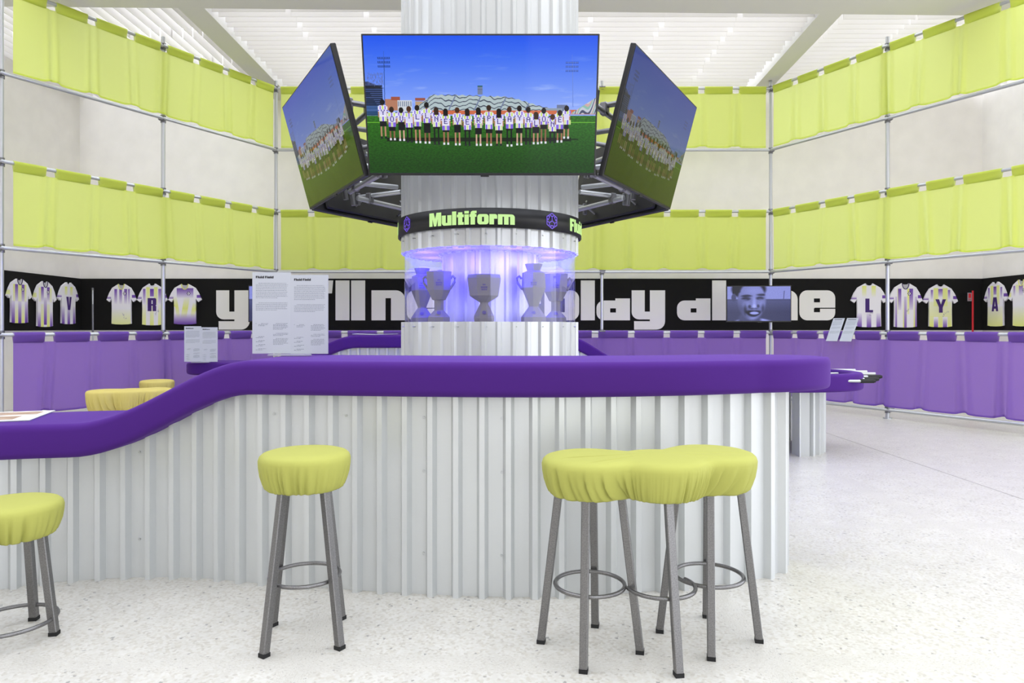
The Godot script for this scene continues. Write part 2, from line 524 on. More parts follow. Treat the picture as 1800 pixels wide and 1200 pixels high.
func foosball() -> void:
	var cx := 2.65
	var cz := 7.25
	var t := thing("foosball_table", "violet padded oval table-football table with silver rods and black handles, right of the counter", "table")
	var st := tool()
	st.set_smooth_group(0)
	var n := 96
	var sect := []
	for q in [[1, 1, 0.0], [-1, 1, 0.5], [-1, -1, 1.0], [1, -1, 1.5]]:
		for k in 6:
			var a: float = PI * (q[2] + 0.5 * k / 5.0)
			sect.append([q[0] * 0.035 + cos(a) * 0.03, q[1] * 0.055 + sin(a) * 0.032])
	var rings := []
	for i in n:
		var a := TAU * i / n
		var p := oval(0.93, 0.585, a)
		var nm := Vector2(cos(a), sin(a)).normalized()
		var ring := []
		for q in sect:
			ring.append(P(cx + p.x + nm.x * q[0], 0.745 + q[1], cz + p.y + nm.y * q[0]))
		rings.append(ring)
	for i in n:
		for k in sect.size():
			quad(st, rings[i][k], rings[i][(k + 1) % sect.size()], rings[(i + 1) % n][(k + 1) % sect.size()], rings[(i + 1) % n][k])
	obj("padded_rim", st, M.felt, t)
	st = tool()
	st.set_smooth_group(-1)
	for i in n:
		var p := oval(0.93, 0.585, TAU * i / n)
		var q := oval(0.93, 0.585, TAU * (i + 1) / n)
		tri(st, P(cx, 0.68, cz), P(cx + p.x, 0.68, cz + p.y), P(cx + q.x, 0.68, cz + q.y))
		tri(st, P(cx, 0.665, cz), P(cx + p.x, 0.665, cz + p.y), P(cx + q.x, 0.665, cz + q.y))
	obj("playing_field", st, mat(Color(0.8, 0.8, 0.83), 0.5), t)
	var zs := [6.72, 6.9, 7.1, 7.35, 7.6, 7.8]
	var ends := [3.45, 3.58, 3.72, 3.91, 3.95, 3.92]
	var hs := [0.765, 0.77, 0.78, 0.795, 0.80, 0.805]
	for i in 6:
		var h: float = hs[i]
		st = tool()
		tube(st, P(1.55, h, zs[i]), P(ends[i], h, zs[i]), 0.014, 8)
		var rod := obj("rod", st, M.galv, t)
		if i < 3:
			st = tool()
			tube(st, P(ends[i] - 0.02, h, zs[i]), P(ends[i] + 0.11, h, zs[i]), 0.021, 10)
			tube(st, P(ends[i] + 0.11, h, zs[i]), P(ends[i] + 0.125, h, zs[i]), 0.016, 10)
			obj("handle", st, M.rubber, rod)
		for k in 3:
			st = tool()
			var x := 2.1 + 0.42 * k + 0.1 * (i % 2)
			box(st, P(x, 0.76, zs[i]), Vector3(0.03, 0.085, 0.022), Basis.IDENTITY, 0.005)
			tube(st, P(x, 0.80, zs[i]), P(x, 0.835, zs[i]), 0.014, 8)
			obj("player_figure", st, M.ink if i % 2 == 0 else M.felt, rod)
	# the leg: flat end panel, corrugated outside, smooth skirt at the rear
	st = tool()
	box(st, P(2.875, 0.345, 6.905), Vector3(0.012, 0.69, 0.19), Basis(Vector3.UP, 0.0))
	box(st, P(2.93, 0.345, 6.86), Vector3(0.11, 0.69, 0.012), Basis(Vector3.UP, -0.35))
	obj("end_panel", st, M.sheet, t)
	corrugated(spline([[2.95, 6.85], [3.1, 6.95], [3.25, 7.15], [3.32, 7.4], [3.25, 7.65], [3.2, 7.8]]), func(_x): return 0.0, func(_x): return 0.7, M.sheet, t, 0.1)
	corrugated(spline([[2.3, 7.8], [2.8, 7.86], [3.2, 7.82]]), func(_x): return 0.0, func(_x): return 0.7, M.sheet, t, 0.14, 0.006)

# ------------------------------------------------------------------ stools
func lobes_field(p: Vector2, lobes: Array, r: float) -> float:
	var k := 0.05
	var d := 1e9
	for c in lobes:
		var e: float = p.distance_to(c) - r
		var h := maxf(k - absf(d - e), 0.0) / k
		d = minf(d, e) - h * h * k * 0.25
	return d

func cushion(lobes: Array, r: float, low: float, high: float, seed_: int) -> SurfaceTool:
	rng.seed = seed_
	var c := Vector2.ZERO
	for l in lobes:
		c += l
	c /= lobes.size()
	var st := tool()
	st.set_smooth_group(0)
	var n := 110 * (1 + lobes.size())
	var waves := []
	for k in 5:
		waves.append([rng.randi_range(9, 26) * (1 if lobes.size() == 1 else 2), rng.randf() * TAU])
	var th := high - low
	var prof := [[0.16, 0.004, 0.0], [0.11, 0.003, 0.0], [0.065, 0.0, 0.0], [0.035, -0.003, 0.0], [0.016, -0.009, 0.0], [0.005, -0.019, 0.0], [0.0, -0.034, 0.05], [0.001, -0.25 * th - 0.02, 0.3], [0.006, -0.55 * th - 0.01, 0.75], [0.016, -0.82 * th, 1.0], [0.024, -0.95 * th, 1.1], [0.034, -th, 0.9], [0.055, -th + 0.004, 0.0], [0.1, -th + 0.01, 0.0]]
	var rings := []
	for pr in prof:
		var ring := []
		for i in n:
			var a := TAU * i / n
			var d := Vector2(cos(a), sin(a))
			var pleat := 0.0
			for w in waves:
				pleat += pow(0.5 + 0.5 * sin(a * w[0] + w[1]), 9.0)
			pleat *= 0.0085 * (0.5 + 0.5 * sin(a * 3.0 + seed_)) + 0.0022
			var target: float = -pr[0] - pleat * pr[2]
			var lo := 0.0
			var hi := 0.75
			for it in 18:
				var mid := (lo + hi) / 2
				if lobes_field(c + d * mid, lobes, r) < target:
					lo = mid
				else:
					hi = mid
			ring.append(Vector3(c.x + d.x * lo, high + pr[1], c.y + d.y * lo))
		rings.append(ring)
	for k in rings.size() - 1:
		for i in n:
			quad(st, rings[k][i], rings[k + 1][i], rings[k + 1][(i + 1) % n], rings[k][(i + 1) % n])
	for i in n:
		tri(st, Vector3(c.x, high + 0.005, c.y), rings[0][i], rings[0][(i + 1) % n])
		var b: Array = rings[rings.size() - 1]
		tri(st, Vector3(c.x, low + 0.01, c.y), b[(i + 1) % n], b[i])
	return st

func stool_leg(t: Node3D, foot: Vector2, top: Vector2, h: float, turn: float) -> void:
	var st := tool()
	var d := Vector3(top.x - foot.x, h, top.y - foot.y)
	var up := d.normalized()
	var rad := Vector3(cos(turn), 0, sin(turn))
	var s := up.cross(rad).normalized()
	var b := Basis(s.cross(up).normalized(), up, s)
	var base := Vector3(foot.x, 0.012, foot.y)
	box(st, base + d * 0.5, Vector3(0.031, d.length(), 0.031), b, 0.003)
	var leg := obj("leg", st, M.steel, t)
	st = tool()
	box(st, Vector3(foot.x, 0.008, foot.y), Vector3(0.033, 0.016, 0.033), Basis(Vector3.UP, -turn), 0.0)
	obj("foot_cap", st, M.rubber, leg)

func foot_ring(t: Node3D, c: Vector2, r: float, h: float, a0 := 0.0, a1 := TAU) -> void:
	var st := tool()
	var pts := []
	var full := absf(a1 - a0 - TAU) < 0.01
	var n := 40
	for i in (n if full else n + 1):
		var a := lerpf(a0, a1, float(i) / n)
		pts.append(Vector3(c.x + cos(a) * r, h, c.y + sin(a) * r))
	path_tube(st, pts, 0.0085, 8, full)
	obj("foot_ring", st, M.steel, t)

func stool(called: String, label: String, at: Vector3, lobes: Array, rims: Array, low: float, high: float, r: float, foot_r: float, top_r: float, ring_h: float, ring_r: float, turn: float, m: Material, seed_: int) -> Node3D:
	var t := thing(called, label, "stool", at, Basis.IDENTITY, "yellow padded stools")
	obj("cushion", cushion(lobes, r, low, high, seed_), m, t)
	for c in rims:
		for k in 4:
			var a := turn + PI / 2 * k
			var d := Vector2(cos(a), sin(a))
			stool_leg(t, c + d * foot_r, c + d * top_r, low, a)
		if ring_h > 0.0:
			foot_ring(t, c, ring_r, ring_h)
	return t

func stools() -> void:
	# local z is towards the camera
	stool("bar_stool", "single tall round stool with pleated lime-yellow cushion, in front of the counter", P(-0.868, 0, 2.863), [Vector2.ZERO], [Vector2.ZERO], 0.628, 0.782, 0.187, 0.204, 0.115, 0.26, 0.142, 0.56, M.seat, 3)
	stool("low_stool", "low round stool with lime-yellow cushion cut by the left edge of the picture", P(-2.10, 0, 2.86), [Vector2.ZERO], [Vector2.ZERO], 0.425, 0.572, 0.19, 0.17, 0.12, 0.07, 0.165, -0.12, M.seat, 4)
	var l := Vector2(0.315, -2.765) - Vector2(0.58, -2.79)
	var m := Vector2(0.596, -2.745) - Vector2(0.58, -2.79)
	var r := Vector2(0.824, -2.862) - Vector2(0.58, -2.79)
	var t := stool("cluster_stool", "tall three-lobed stool with lime-yellow cushion on nine steel legs, right foreground", P(0.58, 0, 2.79), [l, m, r], [l, r], 0.628, 0.782, 0.195, 0.2, 0.125, 0.26, 0.14, 0.23, M.seat, 6)
	stool_leg(t, Vector2(0.62, -2.541) - Vector2(0.58, -2.79), Vector2(0.6, -2.62) - Vector2(0.58, -2.79), 0.628, 1.45)
	foot_ring(t, m, 0.137, 0.26, -0.55, 2.95)
	var b := [Vector2(-0.2, 0.06), Vector2(0.05, -0.02), Vector2(0.26, -0.14)]
	stool("cluster_stool", "low three-lobed stool with dull yellow cushion, seen over the dip of the counter", P(-4.5, 0, 7.95), b, [b[0], b[2]], 0.335, 0.572, 0.2, 0.17, 0.12, 0.07, 0.165, 0.4, M.seat_back, 7)
	stool("low_stool", "dull yellow low stool farthest back, beside the end of the rear counter", P(-4.68, 0, 9.0), [Vector2.ZERO], [Vector2.ZERO], 0.425, 0.60, 0.21, 0.17, 0.12, 0.07, 0.165, 0.3, M.seat_back, 8)

# ------------------------------------------------------------------ column with glass case
func display_column() -> void:
	var t := thing("display_column", "round column clad in corrugated metal with a lit violet glass showcase", "column")
	var R := 0.793
	corrugated(circle_path(R, -PI, PI), func(_x): return 0.0, func(_x): return 1.341, M.sheet, t, 0.126, 0.022, 8, "base_panel")
	corrugated(circle_path(R, -PI, PI), func(_x): return 1.958, func(_x): return 6.3, M.sheet, t, 0.126, 0.022, 8, "upper_panel")
	corrugated(circle_path(0.43, -PI, PI), func(_x): return 1.341, func(_x): return 1.98, M.sheet, t, 0.126, 0.014, 8, "core_panel")
	var c := P(AX, 0, AZ)
	for d in [[1.335, "shelf", M.trophy], [1.975, "case_ceiling", M.white_print]]:
		var st := tool()
		st.set_smooth_group(-1)
		for i in 96:
			var a := TAU * i / 96
			var b := TAU * (i + 1) / 96
			for y in [d[0], d[0] - 0.012]:
				tri(st, c + Vector3(0, y, 0), c + Vector3(cos(a) * 0.79, y, sin(a) * 0.79), c + Vector3(cos(b) * 0.79, y, sin(b) * 0.79))
		obj(d[1], st, d[2], t)
	var st := tool()
	lathe(st, [[0.785, 1.341], [0.785, 1.965]], 128)
	var g := obj("glass_cylinder", st, M.glass, t)
	g.position = c
	# light strip under the case ceiling: a row of small diodes round the rim and one round the core
	for q in [[0.755, 44, 0.018], [0.47, 26, 0.016]]:
		for i in q[1]:
			var a: float = TAU * i / q[1]
			st = tool()
			var at := c + Vector3(cos(a) * q[0], 1.952, sin(a) * q[0])
			box(st, at, Vector3(0.05, 0.012, q[2]), Basis(Vector3.UP, -a + PI / 2))
			obj("led_light", st, M.led, t)
	for i in 8:
		var a := TAU * (i + 0.5) / 8
		var o := OmniLight3D.new()
		o.name = "led_lamp"
		t.add_child(o, true)
		o.position = c + Vector3(cos(a) * 0.62, 1.86, sin(a) * 0.62)
		o.light_color = Color(0.17, 0.12, 1.0)
		o.light_energy = 0.5
		o.light_size = 0.08
		o.omni_range = 12.0
		o.omni_attenuation = 2.0
		o.shadow_enabled = true
	# screws round the cladding
	for i in 9:
		for h in [1.30, 2.055]:
			var a := -1.2 + 0.3 * i
			st = tool()
			tube(st, P(AX + sin(a) * 0.795, h, AZ - cos(a) * 0.795), P(AX + sin(a) * 0.823, h, AZ - cos(a) * 0.823), 0.005, 6)
			obj("screw", st, M.screw, t)

func band_point(a: float, y: float, r: float) -> Vector3:
	return P(AX + sin(a) * r, y, AZ - cos(a) * r)

func ticker() -> void:
	var t := thing("ticker_display", "black ring-shaped ticker display reading Multiform around the column", "display")
	var st := tool()
	st.set_smooth_group(0)
	var prof := [[0.822, 2.10], [0.842, 2.10], [0.842, 2.257], [0.822, 2.257]]
	for k in 3:
		for i in 128:
			var a := TAU * i / 128
			var b := TAU * (i + 1) / 128
			quad(st, band_point(a, prof[k][1], prof[k][0]), band_point(a, prof[k + 1][1], prof[k + 1][0]), band_point(b, prof[k + 1][1], prof[k + 1][0]), band_point(b, prof[k][1], prof[k][0]))
	obj("band", st, M.ticker_body, t)
	var R := 0.8455
	var xh := 0.083
	for w in [["Multiform", deg_to_rad(-34.5), 0.97], ["Fluid Field", deg_to_rad(56.0), 0.97], ["d", deg_to_rad(-81.0), 0.97]]:
		var s: float = xh * w[2]
		var a0: float = w[1]
		words(w[0], func(p: Vector2): return band_point(a0 + p.x * s / R, 2.122 + p.y * xh, R), 0.07, M.ticker_text, t)
	for a0 in [deg_to_rad(-55.8), deg_to_rad(39.3)]:
		st = tool()
		var pts := []
		var f := func(x: float, y: float): return band_point(a0 + x / R, 2.1785 + y, R + 0.001)
		var segs := []
		for i in 6:
			var u := Vector2(sin(TAU * i / 6.0), cos(TAU * i / 6.0)) * 0.064
			var v := Vector2(sin(TAU * (i + 1) / 6.0), cos(TAU * (i + 1) / 6.0)) * 0.064
			segs.append([u, v])
			if i % 2 == 1:
				segs.append([Vector2.ZERO, (u + v) * 0.0])
		for i in 3:
			var q := Vector2(sin(TAU * i / 3.0 + PI), cos(TAU * i / 3.0 + PI))
			var s := Vector2(q.y, -q.x)
			segs.append([-q * 0.018, -q * 0.018 - q * 0.02])
			segs.append([Vector2.ZERO, -q * 0.034])
			segs.append([-q * 0.034, -q * 0.045 + s * 0.018])
			segs.append([-q * 0.034, -q * 0.045 - s * 0.018])
			segs.append([q * 0.04 + s * 0.016, q * 0.058 + s * 0.012])
			segs.append([q * 0.04 - s * 0.016, q * 0.058 - s * 0.012])
			segs.append([q * 0.04 - s * 0.016, q * 0.04 + s * 0.016])
		for sg in segs:
			var d: Vector2 = sg[1] - sg[0]
			if d.length() < 0.001:
				continue
			var nn := Vector2(-d.y, d.x).normalized() * 0.0042
			var e := d.normalized() * 0.003
			quad(st, f.call(sg[0].x - e.x + nn.x, sg[0].y - e.y + nn.y), f.call(sg[1].x + e.x + nn.x, sg[1].y + e.y + nn.y), f.call(sg[1].x + e.x - nn.x, sg[1].y + e.y - nn.y), f.call(sg[0].x - e.x - nn.x, sg[0].y - e.y - nn.y))
		obj("emblem", st, M.ticker_logo, t)

func trophies() -> void:
	var cup := [[0.0, 0.32], [0.11, 0.385], [0.142, 0.39], [0.15, 0.36], [0.128, 0.215], [0.098, 0.195], [0.036, 0.16], [0.036, 0.15], [0.088, 0.05], [0.09, 0.03], [0.085, 0.0], [0.0, 0.0]]
	var urn := [[0.0, 0.36], [0.1, 0.425], [0.116, 0.43], [0.105, 0.27], [0.062, 0.19], [0.043, 0.185], [0.043, 0.1], [0.1, 0.04], [0.1, 0.0], [0.0, 0.0]]
	var vase := [[0.0, 0.46], [0.066, 0.495], [0.076, 0.495], [0.056, 0.44], [0.06, 0.435], [0.098, 0.42], [0.104, 0.29], [0.042, 0.14], [0.042, 0.13], [0.108, 0.04], [0.108, 0.0], [0.0, 0.0]]
	var list := [
		["faceted grey trophy vase with flared lip, rear left in the glass case", -0.83, 6.3, vase, 1.0, 0.2, []],
		["faceted grey two-handled trophy urn, left of the case's front cup", -0.628, 5.87, urn, 1.0, 0.3, [0.25, 3.4]],
		["wide faceted grey trophy cup, front centre of the glass case", -0.233, 5.71, cup, 1.0, 0.39, []],
		["tall faceted grey trophy with flared lip and one handle, right in the case", 0.186, 5.86, vase, 1.0, 0.1, [3.3]],
		["faceted grey trophy urn at the far right of the glass case", 0.40, 6.25, urn, 1.02, 0.5, [0.1]]]
	for d in list:
		var t := thing("trophy", d[0], "trophy", P(d[1], 1.3415, d[2]), Basis.IDENTITY, "grey trophies in the glass case")
		var st := tool()
		var prof := []
		for q in d[3]:
			prof.append([q[0] * d[4], q[1] * d[4]])
		lathe(st, prof, 8, false, d[5])
		obj("body", st, M.trophy, t)
		for a in d[6]:
			st = tool()
			var u := Vector3(cos(a), 0, sin(a))
			var pts := []
			for q in [[0.105, 0.37], [0.125, 0.395], [0.145, 0.375], [0.142, 0.34], [0.1, 0.28]]:
				pts.append(u * q[0] * d[4] + Vector3(0, q[1] * d[4], 0))
			path_tube(st, pts, 0.011, 6)
			obj("handle", st, M.trophy, t)
		# small violet print: two lines and a round mark
		var tw := Vector3(-d[1], 0, d[2]).normalized()
		var side := Vector3.UP.cross(tw).normalized()
		st = tool()
		st.set_smooth_group(-1)
		var r: float = 0.134 if d[3] == cup else 0.108
		var y0: float = 0.28 if d[3] == cup else 0.33
		for row in [[0.022, 0.012, 0.012], [0.0, 0.026, 0.014], [-0.018, 0.024, 0.012]]:
			var p: Vector3 = tw * (r + 0.008) + Vector3(0, y0 + row[0], 0)
			for k in 3:
				var off: float = (k - 1) * row[1] * 0.7
				box(st, p + side * off, Vector3(row[1] * 0.6, row[2], 0.002), Basis(side, Vector3.UP, tw))
		obj("print", st, M.ink, t)
		st = tool()
		var mp: Vector3 = tw * 0.078 + Vector3(0, 0.075, 0)
		var mn := (tw + Vector3(0, 0.6, 0)).normalized()
		tube(st, mp, mp + mn * 0.004, 0.017, 14)
		obj("round_mark", st, M.ink, t)

# ------------------------------------------------------------------ pictures on the screens
func disc(im: Image, cx: float, cy: float, rx: float, ry: float, c: Color) -> void:
	for y in range(int(cy - ry), int(cy + ry) + 1):
		var k := 1.0 - pow((y - cy) / ry, 2.0)
		if k > 0.0:
			var w := rx * sqrt(k)
			im.fill_rect(Rect2i(int(cx - w), y, max(1, int(2 * w)), 1), c)

const FONT5 := {"Y": [17, 17, 10, 4, 4, 4, 4], "O": [14, 17, 17, 17, 17, 17, 14], "U": [17, 17, 17, 17, 17, 17, 14], "L": [16, 16, 16, 16, 16, 16, 31], "N": [17, 25, 21, 19, 17, 17, 17], "E": [31, 16, 16, 30, 16, 16, 31], "V": [17, 17, 17, 17, 10, 10, 4], "R": [30, 17, 17, 30, 20, 18, 17], "P": [30, 17, 17, 30, 16, 16, 16], "A": [14, 17, 17, 31, 17, 17, 17], "'": [4, 4, 0, 0, 0, 0, 0]}

func stadium() -> ImageTexture:
	# drawn in units of the picture as it shows: 412 wide, 240 high, times 2.5
	var S := 2.5
	var w := 1030
	var h := 600
	var im := Image.create(w, h, false, Image.FORMAT_RGB8)
	rng.seed = 21
	var grass := 137.0
	for y in h:
		var v := y / S
		var c: Color
		if v < grass:
			c = Color(0.10, 0.33, 0.93).lerp(Color(0.56, 0.67, 0.98), clampf(v / 125.0, 0, 1))
		else:
			c = Color(0.18, 0.43, 0.10).lerp(Color(0.08, 0.26, 0.035), clampf((v - grass) / 90.0, 0, 1))
		im.fill_rect(Rect2i(0, y, w, 1), c)
	var nz := FastNoiseLite.new()
	nz.frequency = 0.06
	nz.seed = 4
	var cloudn := FastNoiseLite.new()
	cloudn.frequency = 0.006
	cloudn.seed = 2
	for y in range(0, int(grass * S)):
		for x in w:
			var k := cloudn.get_noise_2d(x * 0.6 + y * 0.8, y * 4.0) - 0.28
			if k > 0.0:
				im.set_pixel(x, y, im.get_pixel(x, y).lerp(Color(0.9, 0.93, 1.0), minf(k * 0.8, 0.4) * y / (grass * S)))
	for y in range(int(grass * S), h):
		for x in w:
			var k := 1.0 + 0.35 * nz.get_noise_2d(x, y * 2.2) + rng.randf_range(-0.12, 0.12)
			var c := im.get_pixel(x, y)
			im.set_pixel(x, y, Color(c.r * k, c.g * k, c.b * k))
	var R := func(x: float, y: float, ww: float, hh: float, c: Color): im.fill_rect(Rect2i(int(x * S), int(y * S), max(1, int(ww * S)), max(1, int(hh * S))), c)
	# pitch line, hoarding
	R.call(0, 148.5, 412, 1.3, Color(0.45, 0.75, 0.2))
	R.call(118, 127, 294, 8, Color(0.80, 0.42, 0.28))
	R.call(0, 131, 120, 6, Color(0.20, 0.30, 0.35))
	# left stand with roof
	for i in 40:
		R.call(0, 84 + i * 0.9, 30 - i * 0.0, 1, Color(0.10, 0.16, 0.28))
		R.call(0, 98 + i * 0.95, minf(8 + i * 0.55, 30), 1, Color(0.13, 0.30, 0.50) if i % 3 else Color(0.08, 0.2, 0.36))
	for i in 12:
		R.call(0, 78 + i, 6 + i * 2.4, 1, Color(0.12, 0.13, 0.17))
	# bare tree, houses
	for i in 160:
		R.call(rng.randf_range(4, 32), rng.randf_range(62, 82), 0.7, rng.randf_range(1, 5), Color(0.35, 0.40, 0.62))
	for b in [[34, 108, 26, 20, Color(0.70, 0.48, 0.38)], [45, 104, 16, 6, Color(0.62, 0.32, 0.24)], [88, 112, 22, 14, Color(0.72, 0.60, 0.48)], [88, 106, 18, 5, Color(0.60, 0.34, 0.28)], [56, 110, 26, 20, Color(0.80, 0.82, 0.86)]]:
		R.call(b[0], b[1], b[2], b[3], b[4])
	for i in 7:
		R.call(57 + i * 3.7, 112, 1.6, 9, Color(0.45, 0.5, 0.6))
	# the big stand: tiers with wavy dark lines
	for x in range(int(92 * S), int(336 * S)):
		var u := x / S
		var top := 101.0 + 2.5 * smoothstep(150.0, 230.0, u) + 22.0 * smoothstep(238.0, 345.0, u) + 0.8 * sin(u * 0.5)
		if u < 118:
			top = maxf(top, 122 - (u - 90) * 0.78)
		for y in range(int(top * S), int(128 * S)):
			var v := y / S
			var c := Color(0.74, 0.77, 0.80)
			if int(v * 1.5) % 3 == 0:
				c = Color(0.62, 0.74, 0.73)
			var wave := 2.6 * sin(u * 0.09 + v * 0.08) + 1.4 * sin(u * 0.21)
			if fposmod(v + wave - top, 8.0) < 1.6:
				c = Color(0.22, 0.25, 0.32)
			if absf(fposmod(u + (v - 100.0) * 0.5, 46.0) - 23.0) < 1.2:
				c = Color(0.45, 0.5, 0.62)
			im.set_pixel(x, y, c)
	R.call(200, 86, 9, 14, Color(0.45, 0.5, 0.62))
	R.call(200, 85, 9, 2, Color(0.10, 0.35, 0.33))
	R.call(200, 91, 9, 1, Color(0.3, 0.33, 0.45))
	R.call(342, 118, 19, 14, Color(0.42, 0.47, 0.60))
	R.call(322, 124, 30, 4, Color(0.55, 0.6, 0.66))
	# right stand, many colours
	for x in range(int(368 * S), w):
		var u := x / S
		for y in range(int((134 - (u - 366) * 0.62) * S), int(134 * S)):
			var q := int((u + y / S * 0.8) / 4.0 + 2.0 * sin(u * 0.2)) % 5
			if y > 100 * S:
				im.set_pixel(x, y, [Color(0.78, 0.80, 0.84), Color(0.80, 0.66, 0.66), Color(0.55, 0.74, 0.68), Color(0.76, 0.78, 0.84), Color(0.28, 0.30, 0.42)][q])
	# floodlights
	for m in [[35.0, 38.0, Color(0.16, 0.30, 0.60)], [368.0, 44.0, Color(0.40, 0.52, 0.85)]]:
		for y in range(int((m[1] - 12) * S), int(122 * S)):
			im.fill_rect(Rect2i(int((m[0] - 0.03 * (y / S - 40) * (1 if m[0] < 100 else -1)) * S), y, 3 if y > m[1] * S else 1, 1), m[2])
		for r in 3:
			for k in 8:
				R.call(m[0] - 11 + k * 2.9, m[1] + r * 7 - (2 if m[0] < 100 else 0), 1.9, 3.2, Color(0.10, 0.24, 0.55))
			R.call(m[0] - 11, m[1] + r * 7 + 1, 22, 0.8, m[2])
	# long shadow and the row of people seen from behind
	R.call(34, 176, 335, 7, Color(0.05, 0.13, 0.03))
	var hair := [Color(0.08, 0.07, 0.08), Color(0.20, 0.13, 0.09), Color(0.06, 0.05, 0.06), Color(0.28, 0.15, 0.08), Color(0.12, 0.08, 0.07)]
	var skin := [Color(0.72, 0.52, 0.42), Color(0.55, 0.38, 0.28), Color(0.80, 0.64, 0.56), Color(0.62, 0.42, 0.32)]
	var people := [[29, 108, 119, 147, 156, 178, 0, "Y"], [45, 121, 131, 157, 164, 181, 0, "O"], [62, 122, 130, 148, 163, 182, 0, "U"], [76, 120, 132, 158, 158, 185, 1, "'"], [91, 118, 127, 156, 162, 186, 0, "L"], [108, 113, 125, 150, 168, 187, 0, "L"], [125, 122, 131, 157, 157, 189, 1, "N"], [142, 124, 135, 163, 165, 189, 0, "E"], [163, 122, 133, 153, 167, 190, 0, "V"], [181, 124, 136, 162, 162, 191, 1, "E"], [201, 122, 133, 159, 170, 191, 0, "R"], [220, 118, 130, 161, 168, 191, 0, "P"], [238, 124, 135, 163, 169, 191, 0, "L"], [257, 121, 131, 160, 160, 192, 1, "A"], [275, 119, 129, 159, 168, 190, 0, "Y"], [291, 121, 132, 158, 158, 189, 1, "A"], [305, 130, 138, 157, 168, 188, 0, "L"], [319, 123, 131, 153, 161, 187, 0, "O"], [335, 134, 140, 165, 165, 186, 1, "N"], [348, 127, 132, 161, 168, 185, 0, "E"], [360, 119, 127, 153, 161, 178, 0, ""]]
	var i := 0
	for p in people:
		var x: float = p[0]
		var half := 6.6 if i != 20 else 4.6
		var sk: Color = skin[i % 4]
		var dark := Color(0.07, 0.07, 0.09)
		for s in [-3.6, 3.6]:
			R.call(x + s - 1.5, p[4] - 1, 3.0, p[5] - p[4] - 3, dark if p[6] == 1 else sk)
			R.call(x + s - 1.8, p[5] - 4, 3.8, 4.2, Color(0.88, 0.88, 0.92) if i % 3 else Color(0.12, 0.12, 0.15))
		R.call(x - half + 0.6, p[3] - 1, half * 2 - 1.2, maxf(p[4] - p[3], 3.0) + 1, dark)
		var white := Color(0.90, 0.90, 0.97)
		for s in [-1, 1]:
			R.call(x + s * (half + 0.6) - 1.3, p[2] + 2, 2.8, 10, white)
			R.call(x + s * (half + 0.9) - 1.1, p[2] + 11, 2.2, 10, sk)
			R.call(x + s * (half + 0.6) - 1.3, p[2] + 8, 2.8, 2, Color(0.42, 0.30, 0.80))
		R.call(x - half, p[2], half * 2, p[3] - p[2], white)
		var tint := Color(0.48, 0.36, 0.86)
		var lime := Color(0.78, 0.88, 0.42)
		if i % 3 == 1:
			R.call(x - half, p[3] - 8, half * 2, 8, tint.lerp(white, 0.3))
		for k in 3:
			R.call(x - half + 0.8 + k * 4.4, p[2] + 1, 2.8, 6, lime if (k + i) % 2 else tint.lerp(white, 0.25))
			R.call(x - half + 0.8 + k * 4.4, p[3] - 8, 2.8, 8, tint if (k + i) % 2 else lime.lerp(white, 0.3))
		R.call(x - half + 1.0, p[2] + 7, half * 2 - 2.0, 9.5, white.lerp(tint, 0.12))
		if p[7] != "":
			var rows: Array = FONT5[p[7]]
			for ry in 7:
				for rx in 5:
					if rows[ry] >> (4 - rx) & 1:
						R.call(x - 3.1 + rx * 1.25, p[2] + 7.5 + ry * 1.35, 1.7, 1.5, Color(0.14, 0.06, 0.45))
		disc(im, x * S, (p[2] - 2.0) * S, 2.2 * S, 3.0 * S, sk)
		disc(im, x * S, (p[1] + 5.2) * S, 4.4 * S, 5.2 * S, hair[i % 5])
		if i in [6, 7, 9, 10, 12, 16]:
			R.call(x - 4.2, p[1] + 5, 8.4, 9 if i != 12 else 12, hair[i % 5])
		i += 1
	R.call(356, 178, 26, 2.2, Color(0.05, 0.14, 0.03))
	return ImageTexture.create_from_image(im)

func soft(cx: float, cy: float, rx: float, ry: float, x: float, y: float, edge := 0.35) -> float:
	var d := sqrt(pow((x - cx) / rx, 2.0) + pow((y - cy) / ry, 2.0))
	return 1.0 - smoothstep(1.0 - edge, 1.0 + edge, d)

